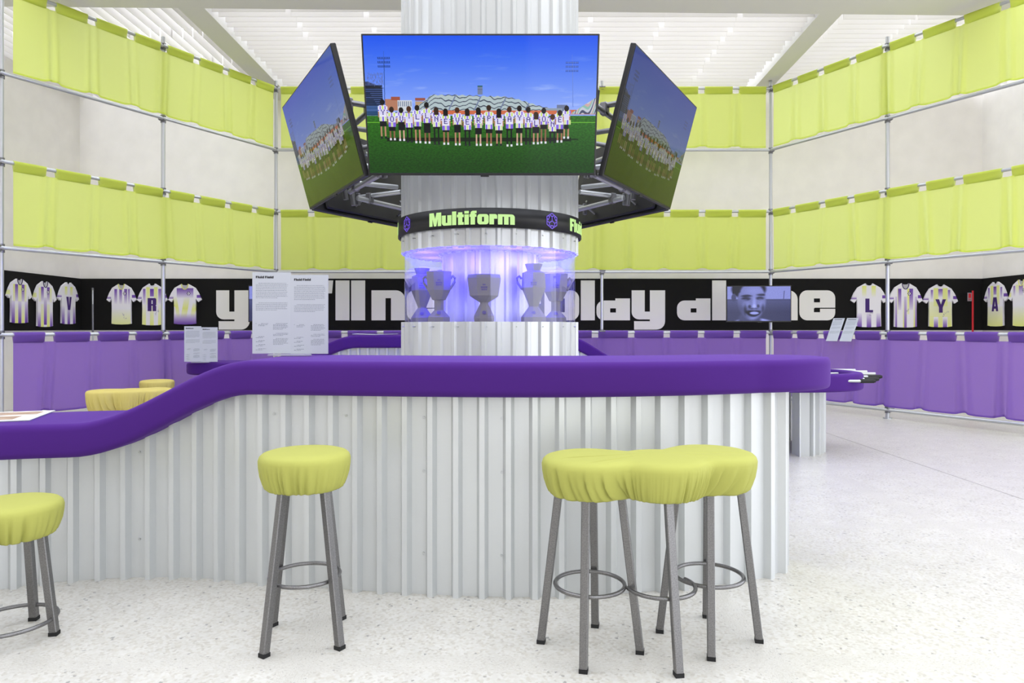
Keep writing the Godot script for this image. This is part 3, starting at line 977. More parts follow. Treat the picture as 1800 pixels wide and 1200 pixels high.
func portrait() -> ImageTexture:
	# blue-toned close-up of a smiling face before a blurred ground; units: 147 wide, 81 high, times 3
	var S := 3.0
	var w := 441
	var h := 243
	var im := Image.create(w, h, false, Image.FORMAT_RGB8)
	var nz := FastNoiseLite.new()
	nz.frequency = 0.09
	for py in h:
		for px in w:
			var x := px / S
			var y := py / S
			var v := 0.72 if y < 30 else lerpf(0.42, 0.30, clampf((y - 30) / 30, 0, 1))
			v = lerpf(v, 0.36, smoothstep(28.0, 33.0, y)) if y > 28 and y < 33 else v
			if absf(x - 131 - (30 - y) * 0.08) < 1.2 and y > 10 and y < 30:
				v = 0.5
			# shirt and neck
			v = lerpf(v, 0.80, soft(60, 92, 52, 18, x, y, 0.12))
			v = lerpf(v, 0.36, soft(52, 78, 26, 20, x, y, 0.2))
			# hair, ear, face
			v = lerpf(v, 0.10, soft(50, 6, 40, 24, x, y, 0.12))
			v = lerpf(v, 0.34, soft(15, 26, 5.5, 9, x, y, 0.25))
			var face := soft(57, 34, 33, 44, x, y, 0.10)
			var fv := 0.60 + 0.10 * soft(64, 10, 22, 12, x, y, 0.9) - 0.22 * soft(28, 62, 20, 26, x, y, 0.9) - 0.10 * soft(88, 60, 12, 22, x, y, 0.9)
			fv += 0.12 * soft(44, 42, 9, 6, x, y, 0.9) + 0.10 * soft(81, 40, 7, 6, x, y, 0.9) + 0.16 * soft(63, 40, 4, 14, x, y, 0.8)
			# brows, eyes
			fv -= 0.40 * soft(45, 21.5, 12, 2.6, x, y - 0.06 * absf(x - 47), 0.5) + 0.40 * soft(80, 19.5, 11, 2.6, x, y, 0.5)
			fv -= 0.36 * soft(44, 28.5, 10, 4.2, x, y, 0.5) + 0.36 * soft(76, 27.5, 8.5, 3.8, x, y, 0.5)
			fv += 0.24 * soft(41, 31.2, 6, 1.1, x, y, 0.6) + 0.24 * soft(77, 29.8, 5, 1.0, x, y, 0.6)
			# nose
			fv -= 0.32 * soft(52, 47, 3.2, 3.6, x, y, 0.7) + 0.30 * soft(72, 46, 3.0, 3.6, x, y, 0.7) + 0.22 * soft(62, 52, 9, 2.2, x, y, 0.6)
			fv += 0.15 * soft(63, 46.5, 5, 4, x, y, 0.7)
			# smile lines and mouth
			fv -= 0.20 * soft(42, 54, 3, 11, x, y, 0.8) + 0.20 * soft(83, 52, 3, 10, x, y, 0.8)
			fv -= 0.42 * soft(61, 63.5, 17, 7.5, x, y - 0.012 * pow(x - 61, 2.0) * -1.0, 0.25)
			fv = lerpf(fv, 0.82, soft(63, 62.5, 10.5, 3.3, x, y, 0.3))
			fv += 0.12 * soft(60, 77, 11, 4, x, y, 0.8)
			v = lerpf(v, clampf(fv, 0.05, 0.95), face)
			if y < 12 - 0.010 * pow(x - 62, 2.0) * -0.2 and x < 34:
				v = lerpf(v, 0.08, 1.0 - smoothstep(24.0, 34.0, x) if x > 12 else 0.0)
			v *= 1.0 + 0.05 * nz.get_noise_2d(px, py)
			im.set_pixel(px, py, Color(v * 0.80, v * 0.84, minf(v * 1.18 + 0.06, 1.0)))
	return ImageTexture.create_from_image(im)

func screen_mat(tex: Texture2D, e: float, rough := 0.06) -> StandardMaterial3D:
	var m := mat(Color(0.012, 0.012, 0.014), rough, 0.0, 0.32)
	m.emission_enabled = true
	m.emission = Color(1, 1, 1)
	m.emission_operator = BaseMaterial3D.EMISSION_OP_MULTIPLY
	m.emission_texture = tex
	m.emission_energy_multiplier = e
	return m

func monitor(called: String, label: String, at: Vector3, b: Basis, w: float, h: float, m: Material, bezel := 0.012) -> Node3D:
	var t := thing(called, label, "monitor", at, b, "large monitors round the column" if called == "monitor" else "portrait screens on the pipe frame")
	var st := tool()
	box(st, Vector3(0, 0, -0.022), Vector3(w, h, 0.04), Basis.IDENTITY, 0.004)
	obj("casing", st, M.casing, t)
	st = tool()
	box(st, Vector3(0, -h * 0.08, -0.055), Vector3(w * 0.82, h * 0.78, 0.035), Basis.IDENTITY, 0.012)
	obj("rear_cover", st, M.casing_back, t)
	st = tool()
	st.set_smooth_group(-1)
	var x := w / 2 - bezel
	var y := h / 2 - bezel
	uvquad(st, Vector3(-x, y, 0.0), Vector3(x, y, 0.0), Vector3(x, -y - bezel * -0.5, 0.0), Vector3(-x, -y - bezel * -0.5, 0.0))
	obj("screen", st, m, t)
	st = tool()
	box(st, Vector3(0.02, -h / 2 - 0.004, -0.012), Vector3(0.06, 0.012, 0.012))
	obj("sensor", st, M.casing, t)
	for s in [[-0.3, -0.2], [0.3, -0.2], [-0.3, 0.2], [0.3, 0.2], [0.0, -0.3]]:
		st = tool()
		tube(st, Vector3(s[0] * w, s[1] * h, -0.07), Vector3(s[0] * w, s[1] * h, -0.08), 0.012, 8)
		obj("bolt", st, M.screw, t)
	return t

func monitors() -> void:
	var pic := stadium()
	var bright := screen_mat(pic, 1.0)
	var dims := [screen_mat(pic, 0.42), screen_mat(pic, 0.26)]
	var tilt := atan2(0.25, 0.911)
	var names := ["front monitor facing the room, showing a row of footballers in a stadium", "monitor turned to the left, its picture of the stadium looking pale", "monitor turned to the right, its picture of the stadium looking dark", "monitor at the rear left of the column, black back seen from below", "monitor at the rear right of the column, black back seen from below"]
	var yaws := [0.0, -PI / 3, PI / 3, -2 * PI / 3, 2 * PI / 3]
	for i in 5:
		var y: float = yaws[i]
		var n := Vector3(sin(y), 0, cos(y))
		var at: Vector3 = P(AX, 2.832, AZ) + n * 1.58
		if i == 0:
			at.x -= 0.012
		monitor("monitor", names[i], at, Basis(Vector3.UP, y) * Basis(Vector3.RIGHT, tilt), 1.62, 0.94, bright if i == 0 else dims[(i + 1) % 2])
	# the tube frame that carries them
	var f := thing("scaffold_ring", "frame of galvanised tubes and clamps carrying the monitors round the column", "frame")
	var c := P(AX, 0, AZ)
	for i in 6:
		var y := i * PI / 3
		var n := Vector3(sin(y), 0, cos(y))
		var s := Vector3(cos(y), 0, -sin(y))
		for q in [[2.52, 1.17, 0.5], [3.0, 1.27, 0.55]]:
			var st := tool()
			tube(st, c + n * q[1] - s * q[2] + Vector3(0, q[0], 0), c + n * q[1] + s * q[2] + Vector3(0, q[0], 0), 0.024, 10)
			obj("cross_tube", st, M.galv, f)
			for k in [-0.33, 0.33]:
				st = tool()
				tube(st, c + n * 0.78 + s * k + Vector3(0, q[0] + 0.05, 0), c + n * (q[1] + 0.14) + s * k + Vector3(0, q[0] + 0.05, 0), 0.022, 10)
				obj("arm_tube", st, M.galv if q[0] < 2.8 else M.galv_dark, f)
				st = tool()
				box(st, c + n * q[1] + s * k + Vector3(0, q[0] + 0.025, 0), Vector3(0.065, 0.1, 0.065), Basis(Vector3.UP, y), 0.01)
				obj("clamp", st, M.galv_dark, f)
				st = tool()
				tube(st, c + n * (q[1] + 0.14) + s * (k - 0.06) + Vector3(0, q[0] + 0.04, 0), c + n * (q[1] + 0.24) + s * (k - 0.06) + Vector3(0, q[0] - 0.02, 0), 0.012, 8)
				box(st, c + n * (q[1] + 0.15) + s * k + Vector3(0, q[0] + 0.03, 0), Vector3(0.03, 0.12, 0.05), Basis(Vector3.UP, y), 0.008)
				obj("bracket", st, M.galv_dark, f)
		for k in [-1, 1]:
			var st := tool()
			tube(st, c + n * 1.2 + s * 0.52 * k + Vector3(0, 2.45, 0), c + n * 1.3 + s * 0.55 * k + Vector3(0, 3.1, 0), 0.024, 10)
			obj("upright_tube", st, M.galv_dark, f)

# ------------------------------------------------------------------ pipe frame and curtains
func corners() -> Array:
	return [Vector2(-6.94, 6.21), Vector2(-5.94, 7.94), Vector2(-4.94, 9.67), Vector2(-3.94, 11.4), Vector2(-1.19, 11.4), Vector2(1.50, 11.4), Vector2(4.32, 11.4), Vector2(5.32, 9.67), Vector2(6.32, 7.94), Vector2(7.32, 6.21)]

func pipe_frame() -> void:
	var t := thing("pipe_frame", "tall frame of galvanised scaffold tubes and couplers hung with curtains", "frame")
	var pts := corners()
	var heights := RAILS + [0.13]
	for p in pts:
		var st := tool()
		tube(st, P(p.x, 0.0, p.y), P(p.x, 5.40, p.y), 0.026, 12)
		obj("post", st, M.galv, t)
		st = tool()
		tube(st, P(p.x, 0.0, p.y), P(p.x, 0.015, p.y), 0.06, 14)
		obj("foot_plate", st, M.galv, t)
	var rows := 0
	for h in heights:
		for i in pts.size() - 1:
			var a: Vector2 = pts[i]
			var b: Vector2 = pts[i + 1]
			var d := (b - a).normalized()
			var o := Vector2(d.y, -d.x) * 0.05        # the rails run before the posts
			var st := tool()
			tube(st, P(a.x + o.x, h, a.y + o.y), P(b.x + o.x, h, b.y + o.y), 0.022, 10)
			obj("rail", st, M.galv, t)
		for p in pts:
			var st := tool()
			tube(st, P(p.x, h - 0.05, p.y), P(p.x, h + 0.05, p.y), 0.036, 10)
			box(st, P(p.x, h, p.y - 0.045), Vector3(0.085, 0.06, 0.06), Basis.IDENTITY, 0.012)
			tube(st, P(p.x - 0.05, h + 0.02, p.y - 0.075), P(p.x + 0.05, h + 0.02, p.y - 0.075), 0.011, 6)
			obj("coupler", st, M.galv_dark, t)
		rows += 1

func curtain(called: String, label: String, a: Vector2, b: Vector2, top: float, bottom: float, segs: int, m: Material, seed_: int) -> void:
	rng.seed = seed_
	var d := (b - a).normalized()
	var right := Vector3(d.x, 0, -d.y)
	var out := right.cross(Vector3.UP)
	var L := a.distance_to(b)
	var t := thing(called, label, "curtain", P(a.x, top, a.y) + out * 0.05, Basis(right, Vector3.UP, out), "curtains on the pipe frame")
	var m0 := 0.10
	var gaps := []
	for k in range(1, segs):
		gaps.append(k * L / segs + rng.randf_range(-0.03, 0.03))
	var gw := 0.055
	# the sleeves round the rail
	var from := m0
	var sect := []
	for k in 9:
		var q := -0.25 * PI + 1.5 * PI * k / 8.0
		sect.append(Vector2(cos(q) * 0.031, sin(q) * 0.031))
	sect.append(Vector2(-0.004, -0.095))
	sect.append(Vector2(0.006, -0.097))
	for k in segs:
		var to: float = gaps[k] - gw if k < segs - 1 else L - m0
		var st := tool()
		st.set_smooth_group(0)
		var n := sect.size()
		for i in n:
			var p: Vector2 = sect[i]
			var q: Vector2 = sect[(i + 1) % n]
			quad(st, Vector3(from, p.y, p.x), Vector3(from, q.y, q.x), Vector3(to, q.y, q.x), Vector3(to, p.y, p.x))
		obj("sleeve", st, m, t)
		if k < segs - 1:
			from = gaps[k] + gw
	# the hanging sheet with a soft pleat below every gap
	var nx := segs * 26
	var ny := 10
	var y0 := -0.085
	var y1 := bottom - top
	var amp := []
	for k in gaps.size():
		amp.append([rng.randf_range(0.022, 0.042), rng.randf_range(-0.06, 0.06), rng.randf_range(0.045, 0.065)])
	var grid := []
	for j in ny + 1:
		var v := float(j) / ny
		var row := []
		for i in nx + 1:
			var x := lerpf(m0, L - m0, float(i) / nx)
			var z := 0.006 * sin(x * 3.1 + seed_) * v
			var lift := 0.0
			for k in gaps.size():
				var e: float = x - gaps[k] - amp[k][1] * v
				if absf(e) > 0.4:
					continue
				var w: float = amp[k][2]
				var s := 0.35 + 0.65 * v
				z += amp[k][0] * s * (exp(-pow((e - w) / 0.030, 2.0)) - 0.8 * exp(-pow(e / 0.035, 2.0)) + 0.8 * exp(-pow((e + w) / 0.03, 2.0)))
				lift += 0.030 * exp(-pow(e / 0.07, 2.0)) * v
			row.append(Vector3(x, lerpf(y0, y1, v) + lift, z))
		grid.append(row)
	var st := tool()
	st.set_smooth_group(0)
	for j in ny:
		for i in nx:
			quad(st, grid[j][i], grid[j][i + 1], grid[j + 1][i + 1], grid[j + 1][i])
	obj("sheet", st, m, t)
	# stitched lower hem
	st = tool()
	st.set_smooth_group(0)
	for i in nx:
		var p: Vector3 = grid[ny][i]
		var q: Vector3 = grid[ny][i + 1]
		quad(st, p + Vector3(0, 0.0, 0.004), q + Vector3(0, 0.0, 0.004), q + Vector3(0, 0.022, 0.004), p + Vector3(0, 0.022, 0.004))
	obj("hem", st, m, t)

func curtains() -> void:
	var c := corners()
	var faces := [["left", c[1], c[3], 8], ["centre", c[3], c[6], 14], ["right", c[6], c[8], 8]]
	var tops := {"left": "upper lime-yellow curtain on the left face of the pipe frame", "centre": "upper lime-yellow curtain on the middle face, behind the monitors", "right": "upper lime-yellow curtain on the right face of the pipe frame"}
	var mids := {"left": "lower lime-yellow curtain on the left face, above the black band", "centre": "lower lime-yellow curtain on the middle face, behind the column", "right": "lower lime-yellow curtain on the right face, above the black band"}
	var lows := {"left": "violet curtain on the left face of the pipe frame, below the shirts", "centre": "violet curtain on the middle face, behind the counters", "right": "violet curtain on the right face, reaching near the floor"}
	var k := 0
	for f in faces:
		curtain("yellow_curtain", tops[f[0]], f[1], f[2], RAILS[0], RAILS[1] + 0.035, f[3], M.yellow, 30 + k)
		curtain("yellow_curtain", mids[f[0]], f[1], f[2], RAILS[2], RAILS[3] + 0.035, f[3], M.yellow, 40 + k)
		curtain("violet_curtain", lows[f[0]], f[1], f[2], RAILS[4], 0.26 if k == 0 else 0.165, f[3], M.violet, 50 + k)
		k += 1

# ------------------------------------------------------------------ band, lettering, shirts
func banner() -> void:
	var px := 12.36 / 1200.0
	var lo := 1.3 - 6.0 * px
	var hi := 1.3 + 84.5 * px
	var t := thing("wall_banner", "black banner along the back wall with huge white lowercase lettering", "banner", Vector3.ZERO, Basis.IDENTITY, "black banners round the room")
	var st := tool()
	box(st, P(0.35, (lo + hi) / 2, 12.37), Vector3(16.36, hi - lo, 0.012))
	obj("backing", st, M.black, t)
	# lettering: x in picture pixels of the wall, x-height 53 px, baseline 562.5
	for w in [["you'll", 380.0], ["never", 653.0], ["play", 957.0], ["alone", 1190.0]]:
		var x0: float = w[1]
		var sc := 53.5
		var gap := 0.055
		words(w[0], func(p: Vector2): return P((x0 + p.x * sc - 900.0) * px, 1.3 + (574.0 - 562.8 + p.y * sc * 0.985) * px, 12.36), gap, M.white_print, t)
	for s in [-1, 1]:
		var x := -7.82 if s < 0 else 8.52
		var l := "black banner on the left side wall behind three striped shirts" if s < 0 else "black banner on the right side wall behind the shirt with an A"
		st = tool()
		box(st, P(x, (lo + hi) / 2, 10.68), Vector3(0.012, hi - lo, 3.40))
		var o := obj("wall_banner", st, M.black)
		tag(o, l, "banner", "black banners round the room")

const PU := Color(0.40, 0.25, 0.62)
const YE := Color(0.88, 0.90, 0.45)

func jersey_tex(bands: Array, emblem: bool, scribble: int) -> ImageTexture:
	var w := 120
	var h := 144
	var im := Image.create(w, h, false, Image.FORMAT_RGB8)
	var white := Color(0.91, 0.90, 0.91)
	im.fill(white)
	for b in bands:        # [u0, u1, v0, a0, v1, a1, colour, slant]
		for y in h:
			var v := float(y) / h
			if v < minf(b[2], b[4]) or v > maxf(b[2], b[4]):
				continue
			var a: float = clampf(lerpf(b[3], b[5], (v - b[2]) / (b[4] - b[2])), 0, 1)
			var sl: float = b[7] * (v - 0.5) if b.size() > 7 else 0.0
			for x in range(int((b[0] + sl) * w), int((b[1] + sl) * w)):
				if x >= 0 and x < w:
					im.set_pixel(x, y, im.get_pixel(x, y).lerp(b[6], a))
	if emblem:
		for k in 6:
			var a := TAU * k / 6
			disc(im, w * 0.62 + cos(a) * 5.2, h * 0.23 + sin(a) * 5.2, 1.9, 1.9, Color(0.1, 0.08, 0.15))
		disc(im, w * 0.62, h * 0.23, 4.2, 4.2, white)
		disc(im, w * 0.62, h * 0.23, 1.8, 1.8, Color(0.1, 0.08, 0.15))
	if scribble > 0:
		rng.seed = scribble
		var p := Vector2(w * rng.randf_range(0.42, 0.6), h * 0.72)
		for k in 60:
			p += Vector2(rng.randf_range(-1.6, 2.0), rng.randf_range(-2.2, 2.1))
			im.set_pixel(clampi(int(p.x), 30, 90), clampi(int(p.y), 80, 130), Color(0.62, 0.60, 0.66))
	return ImageTexture.create_from_image(im)

func jersey(label: String, at: Vector3, right: Vector3, wide: float, tall: float, bands: Array, back: bool, cap: String, collar: Color, emblem: bool, scribble := 0) -> void:
	var t := thing("jersey", label, "jersey", at, Basis(right, Vector3.UP, right.cross(Vector3.UP)), "football shirts on the black banners")
	var half := [[0.20, 1.0], [0.36, 0.965], [0.62, 0.905], [0.82, 0.78], [1.0, 0.61], [0.80, 0.555], [0.66, 0.635], [0.645, 0.4], [0.66, 0.02], [0.4, 0.005], [0.0, 0.0]]
	var neck := 0.945 if back else 0.865
	var pg := PackedVector2Array()
	for i in range(half.size() - 1, -1, -1):
		pg.append(Vector2(half[i][0] * wide / 2, half[i][1] * tall))
	for k in range(1, 8):
		var a := PI * k / 8.0
		pg.append(Vector2(cos(a) * 0.2 * wide / 2, tall * (1.0 - (1.0 - neck) * sin(a))))
	for i in half.size() - 1:
		pg.append(Vector2(-half[i][0] * wide / 2, half[i][1] * tall))
	var st := tool()
	st.set_smooth_group(-1)
	var ix := Geometry2D.triangulate_polygon(pg)
	for i in range(0, ix.size(), 3):
		for k in 3:
			var p: Vector2 = pg[ix[i + k]]
			st.set_uv(Vector2(p.x / wide + 0.5, 1.0 - p.y / tall))
			st.add_vertex(Vector3(p.x, p.y, 0.03))
	for i in pg.size():
		var p := pg[i]
		var q := pg[(i + 1) % pg.size()]
		var v := [[p, 0.03], [q, 0.03], [q, 0.0], [p, 0.03], [q, 0.0], [p, 0.0]]
		for e in v:
			st.set_uv(Vector2(e[0].x / wide + 0.5, 1.0 - e[0].y / tall))
			st.add_vertex(Vector3(e[0].x, e[0].y, e[1]))
	var m := mat(Color(1, 1, 1), 0.85, 0.0, 0.2)
	m.albedo_texture = jersey_tex(bands, emblem, scribble)
	obj("shirt", st, m, t)
	st = tool()
	var pts := []
	for k in 13:
		var a := PI * k / 12.0
		pts.append(Vector3(cos(a) * 0.2 * wide / 2, tall * (1.0 - (1.0 - neck) * sin(a)), 0.031))
	path_tube(st, pts, 0.007, 6)
	obj("collar", st, mat(collar, 0.8), t)
	if not back:
		st = tool()
		st.set_smooth_group(-1)
		for k in 12:
			var a := PI * k / 12.0
			var b := PI * (k + 1) / 12.0
			var f := func(q: float, s: float): return Vector3(cos(q) * 0.2 * wide / 2, tall * (1.0 - (1.0 - neck) * sin(q) * s), 0.012)
			quad(st, f.call(a, 1.0), f.call(b, 1.0), f.call(b, 0.22), f.call(a, 0.22))
		obj("neck_lining", st, mat(Color(0.72, 0.71, 0.72), 0.9), t)
	if cap != "":
		var s := tall * 0.315
		var w0: float = glyph(cap)[0]
		letter(cap, func(p: Vector2): return Vector3((p.x - w0 / 2) * s, tall * 0.34 + p.y * s, 0.033), M.jersey_ink, t)

func jerseys() -> void:
	var side_bands := [[0.18, 0.82, 0.0, 0.0, 1.0, 0.0, PU]]
	var cuff := [[0.0, 0.16, 0.30, 0.0, 0.36, 0.9, PU], [0.86, 1.0, 0.27, 0.9, 0.34, 0.9, PU]]
	var ycuff := [[0.0, 0.12, 0.26, 0.6, 0.36, 0.6, YE]]
	var stripes_pu_top := func(us: Array, v0: float, v1: float) -> Array:
		var o := []
		for u in us:
			o.append([u[0], u[1], v0, 0.95, v1, 0.0, PU])
		return o
	var stripes_ye := func(us: Array, v0: float, a0: float, v1: float, a1: float) -> Array:
		var o := []
		for u in us:
			o.append([u[0], u[1], v0, a0, v1, a1, YE])
		return o
	var stripes_pu := func(us: Array, v0: float, a0: float, v1: float, a1: float) -> Array:
		var o := []
		for u in us:
			o.append([u[0], u[1], v0, a0, v1, a1, PU])
		return o
	var thirds := [[0.18, 0.30], [0.44, 0.56], [0.70, 0.82]]
	var pair := [[0.31, 0.43], [0.57, 0.69]]
	var d1: Array = stripes_pu.call(pair, 0.12, 0.95, 0.5, 0.1) + stripes_ye.call([[0.24, 0.31], [0.43, 0.57], [0.69, 0.76]], 0.12, 0.8, 0.5, 0.3) + stripes_pu.call(thirds, 0.5, 0.1, 1.0, 1.0) + stripes_ye.call(pair, 0.55, 0.0, 1.0, 0.9)
	var d2: Array = stripes_pu.call(pair, 0.12, 0.95, 0.45, 0.0) + stripes_ye.call([[0.22, 0.31], [0.69, 0.78]], 0.14, 0.6, 0.45, 0.2) + stripes_pu.call([[0.44, 0.56]], 0.35, 0.1, 0.95, 1.0) + stripes_pu.call([[0.18, 0.3], [0.70, 0.82]], 0.65, 0.0, 1.0, 0.9) + stripes_ye.call([[0.31, 0.43], [0.57, 0.69]], 0.5, 0.2, 1.0, 0.9)
	var d3: Array = stripes_ye.call(pair, 0.1, 0.9, 0.3, 0.2) + stripes_pu.call(thirds, 0.55, 0.0, 1.0, 0.95)
	var d4: Array = stripes_pu.call([[0.27, 0.36], [0.44, 0.53], [0.60, 0.70], [0.74, 0.79]], 0.12, 0.9, 0.5, 0.0) + stripes_ye.call([[0.18, 0.82]], 0.6, 0.0, 1.0, 0.65)
	var d5: Array = stripes_ye.call(pair, 0.08, 0.85, 0.5, 0.2) + stripes_pu.call([[0.44, 0.56]], 0.12, 1.0, 0.3, 0.7) + stripes_pu.call([[0.2, 0.29], [0.71, 0.8]], 0.12, 0.8, 0.5, 0.0) + stripes_ye.call(thirds, 0.5, 0.1, 1.0, 0.8)
	var d6 := [[0.26, 0.76, 0.1, 0.9, 0.35, 0.0, PU], [0.16, 0.3, 0.3, 0.0, 0.55, 0.85, YE, 0.2], [0.2, 0.3, 0.55, 0.85, 0.85, 0.0, YE, 0.2], [0.45, 0.62, 0.3, 0.0, 0.6, 0.85, YE, -0.2], [0.45, 0.62, 0.6, 0.85, 0.85, 0.0, YE, -0.2], [0.74, 0.86, 0.45, 0.0, 0.62, 0.8, YE, -0.2], [0.74, 0.86, 0.62, 0.8, 0.82, 0.0, YE, -0.2], [0.16, 0.84, 0.72, 0.0, 1.0, 0.95, PU]]
	var d7: Array = stripes_ye.call(pair, 0.05, 0.9, 0.32, 0.0) + stripes_pu.call(thirds, 0.66, 0.0, 1.0, 0.9)
	var d8: Array = stripes_pu.call([[0.28, 0.38], [0.61, 0.72]], 0.12, 0.95, 0.6, 0.1) + stripes_ye.call([[0.27, 0.29], [0.55, 0.61]], 0.12, 0.9, 0.7, 0.4) + stripes_pu.call([[0.2, 0.25], [0.46, 0.54], [0.78, 0.84]], 0.3, 0.2, 1.0, 0.8) + stripes_ye.call([[0.43, 0.46], [0.74, 0.78]], 0.4, 0.1, 1.0, 0.9)
	var d9: Array = stripes_ye.call([[0.3, 0.44], [0.56, 0.7]], 0.08, 0.8, 0.5, 0.5) + stripes_pu.call([[0.44, 0.56]], 0.1, 0.9, 0.3, 0.0) + stripes_pu.call([[0.22, 0.29], [0.71, 0.78]], 0.12, 0.8, 0.35, 0.0) + stripes_ye.call([[0.18, 0.82]], 0.4, 0.25, 0.75, 0.5) + stripes_ye.call(thirds, 0.75, 0.5, 1.0, 0.9) + stripes_pu.call(pair, 0.78, 0.0, 1.0, 0.9)
	var d10: Array = stripes_ye.call(pair, 0.08, 0.8, 0.5, 0.4) + stripes_pu.call([[0.44, 0.56]], 0.1, 1.0, 0.28, 0.4) + stripes_pu.call([[0.2, 0.27], [0.73, 0.8]], 0.12, 0.8, 0.4, 0.0) + stripes_ye.call([[0.18, 0.82]], 0.55, 0.1, 1.0, 0.75)
	var d11: Array = stripes_pu.call([[0.2, 0.28], [0.42, 0.58]], 0.12, 0.7, 0.35, 0.0) + stripes_ye.call([[0.3, 0.42], [0.58, 0.7]], 0.1, 0.6, 0.3, 0.0) + stripes_ye.call([[0.18, 0.82]], 0.55, 0.0, 1.0, 0.85)
	var dark := Color(0.17, 0.08, 0.30)
	var lime := Color(0.86, 0.86, 0.40)
	var pale := Color(0.86, 0.85, 0.86)
	var px := 12.33 / 1200.0
	var L := Vector3(0, 0, -1)
	var R := Vector3(0, 0, 1)
	var B := Vector3(1, 0, 0)
	jersey("violet and yellow striped shirt, leftmost of all, dark collar", P(-7.80, 1.355, 10.78), L, 0.55, 0.70, d1 + ycuff, false, "", dark, true)
	jersey("violet and yellow striped shirt hanging lower, second from the left", P(-7.80, 1.295, 11.37), L, 0.56, 0.76, d2 + ycuff, false, "", dark, true)
	jersey("white shirt back with a large violet V, on the left wall", P(-7.80, 1.345, 11.97), L, 0.56, 0.73, d3 + cuff, true, "V", pale, false)
	jersey("white shirt with fading violet stripes and yellow collar, left of the R shirt", P((214.0 - 900) * px, 1.34, 12.345), B, 0.535, 0.73, d4 + cuff, false, "", lime, true, 5)
	jersey("yellow striped shirt back with a large violet R, behind the frame post", P((268.0 - 900) * px, 1.325, 12.345), B, 0.545, 0.75, d5 + cuff, true, "R", pale, false, 6)
	jersey("white shirt with cloudy violet and yellow diamonds, right of the R shirt", P((325.5 - 900) * px, 1.34, 12.345), B, 0.60, 0.73, d6 + cuff, false, "", lime, true)
	jersey("white shirt back with a large violet L, right of the lettering", P((1527.0 - 900) * px, 1.29, 12.345), B, 0.66, 0.79, d7 + cuff, true, "L", pale, false, 7)
	jersey("white shirt with thin violet and yellow stripes and dark collar, next to the L shirt", P((1591.0 - 900) * px, 1.285, 12.345), B, 0.62, 0.80, d8 + cuff, false, "", dark, true, 8)
	jersey("yellow shirt back with a large violet Y, on the back wall", P((1652.5 - 900) * px, 1.29, 12.345), B, 0.63, 0.77, d9 + cuff, true, "Y", pale, false, 9)
	jersey("yellow shirt back with a large violet A, on the right wall", P(8.50, 1.305, 11.97), R, 0.58, 0.78, d10 + cuff, true, "A", pale, false)
	jersey("white and yellow shirt cut by the right edge of the picture", P(8.50, 1.305, 11.36), R, 0.58, 0.78, d11 + ycuff, false, "", lime, true)

# ------------------------------------------------------------------ leaflets, papers, poles
func text_page(w: int, h: int, seed_: int, short := false) -> ImageTexture:
	rng.seed = seed_
	var im := Image.create(w, h, false, Image.FORMAT_RGB8)
	im.fill(Color(0.72, 0.735, 0.755))
	var ink := Color(0.27, 0.28, 0.31)
	var para := func(x0: int, x1: int, y0: int, lines: int, step: int):
		for k in lines:
			var x: int = x0 + (18 if k == 0 else 0)
			var end: int = x1 - rng.randi_range(0, 14) if k < lines - 1 else x0 + (x1 - x0) * 2 / 3
			while x < end:
				var n := rng.randi_range(4, 14)
				im.fill_rect(Rect2i(x, y0 + k * step, mini(n, end - x), 2), ink)
				x += n + 3
	var l := int(w * 0.09)
	var r := int(w * 0.93)
	para.call(l, r, int(h * 0.135), 11, int(h * 0.0195))
	para.call(l, r, int(h * 0.375), 6, int(h * 0.0195))
	if not short:
		para.call(int(w * 0.54), r, int(h * 0.63), 6, int(h * 0.0155))
		para.call(int(w * 0.54), r, int(h * 0.75), 3, int(h * 0.0155))
		para.call(int(w * 0.54), r, int(h * 0.815), 6, int(h * 0.0155))
		para.call(int(w * 0.16), int(w * 0.42), int(h * 0.63), 3, int(h * 0.0155))
		for k in 4:
			para.call(l, int(w * 0.36), int(h * (0.79 + 0.05 * k)), 2, int(h * 0.0155))
		im.fill_rect(Rect2i(l, int(h * 0.63), 3, 3), Color(0.2, 0.2, 0.22))
	else:
		para.call(l, r, int(h * 0.56), 7, int(h * 0.0195))
	return ImageTexture.create_from_image(im)

func page_mat(tex: Texture2D) -> StandardMaterial3D:
	var m := mat(Color(1, 1, 1), 0.8, 0.0, 0.3)
	m.albedo_texture = tex
	return m

func leaflet(called: String, t: Node3D, w: float, h: float, xf: Transform3D, tex: Texture2D, head: String) -> void:
	var st := tool()
	box(st, Vector3(w / 2, h / 2, -0.003), Vector3(w, h, 0.005))
	var o := obj(called, st, M.paper, t)
	o.transform = xf
	st = tool()
	st.set_smooth_group(-1)
	uvquad(st, Vector3(0, h, 0.0005), Vector3(w, h, 0.0005), Vector3(w, 0, 0.0005), Vector3(0, 0, 0.0005))
	obj("printed_face", st, page_mat(tex), o)
	if head != "":
		var s := h * 0.022
		words(head, func(p: Vector2): return Vector3(w * 0.09 + p.x * s, h * 0.925 + p.y * s, 0.0012), 0.1, M.ink_black, o)

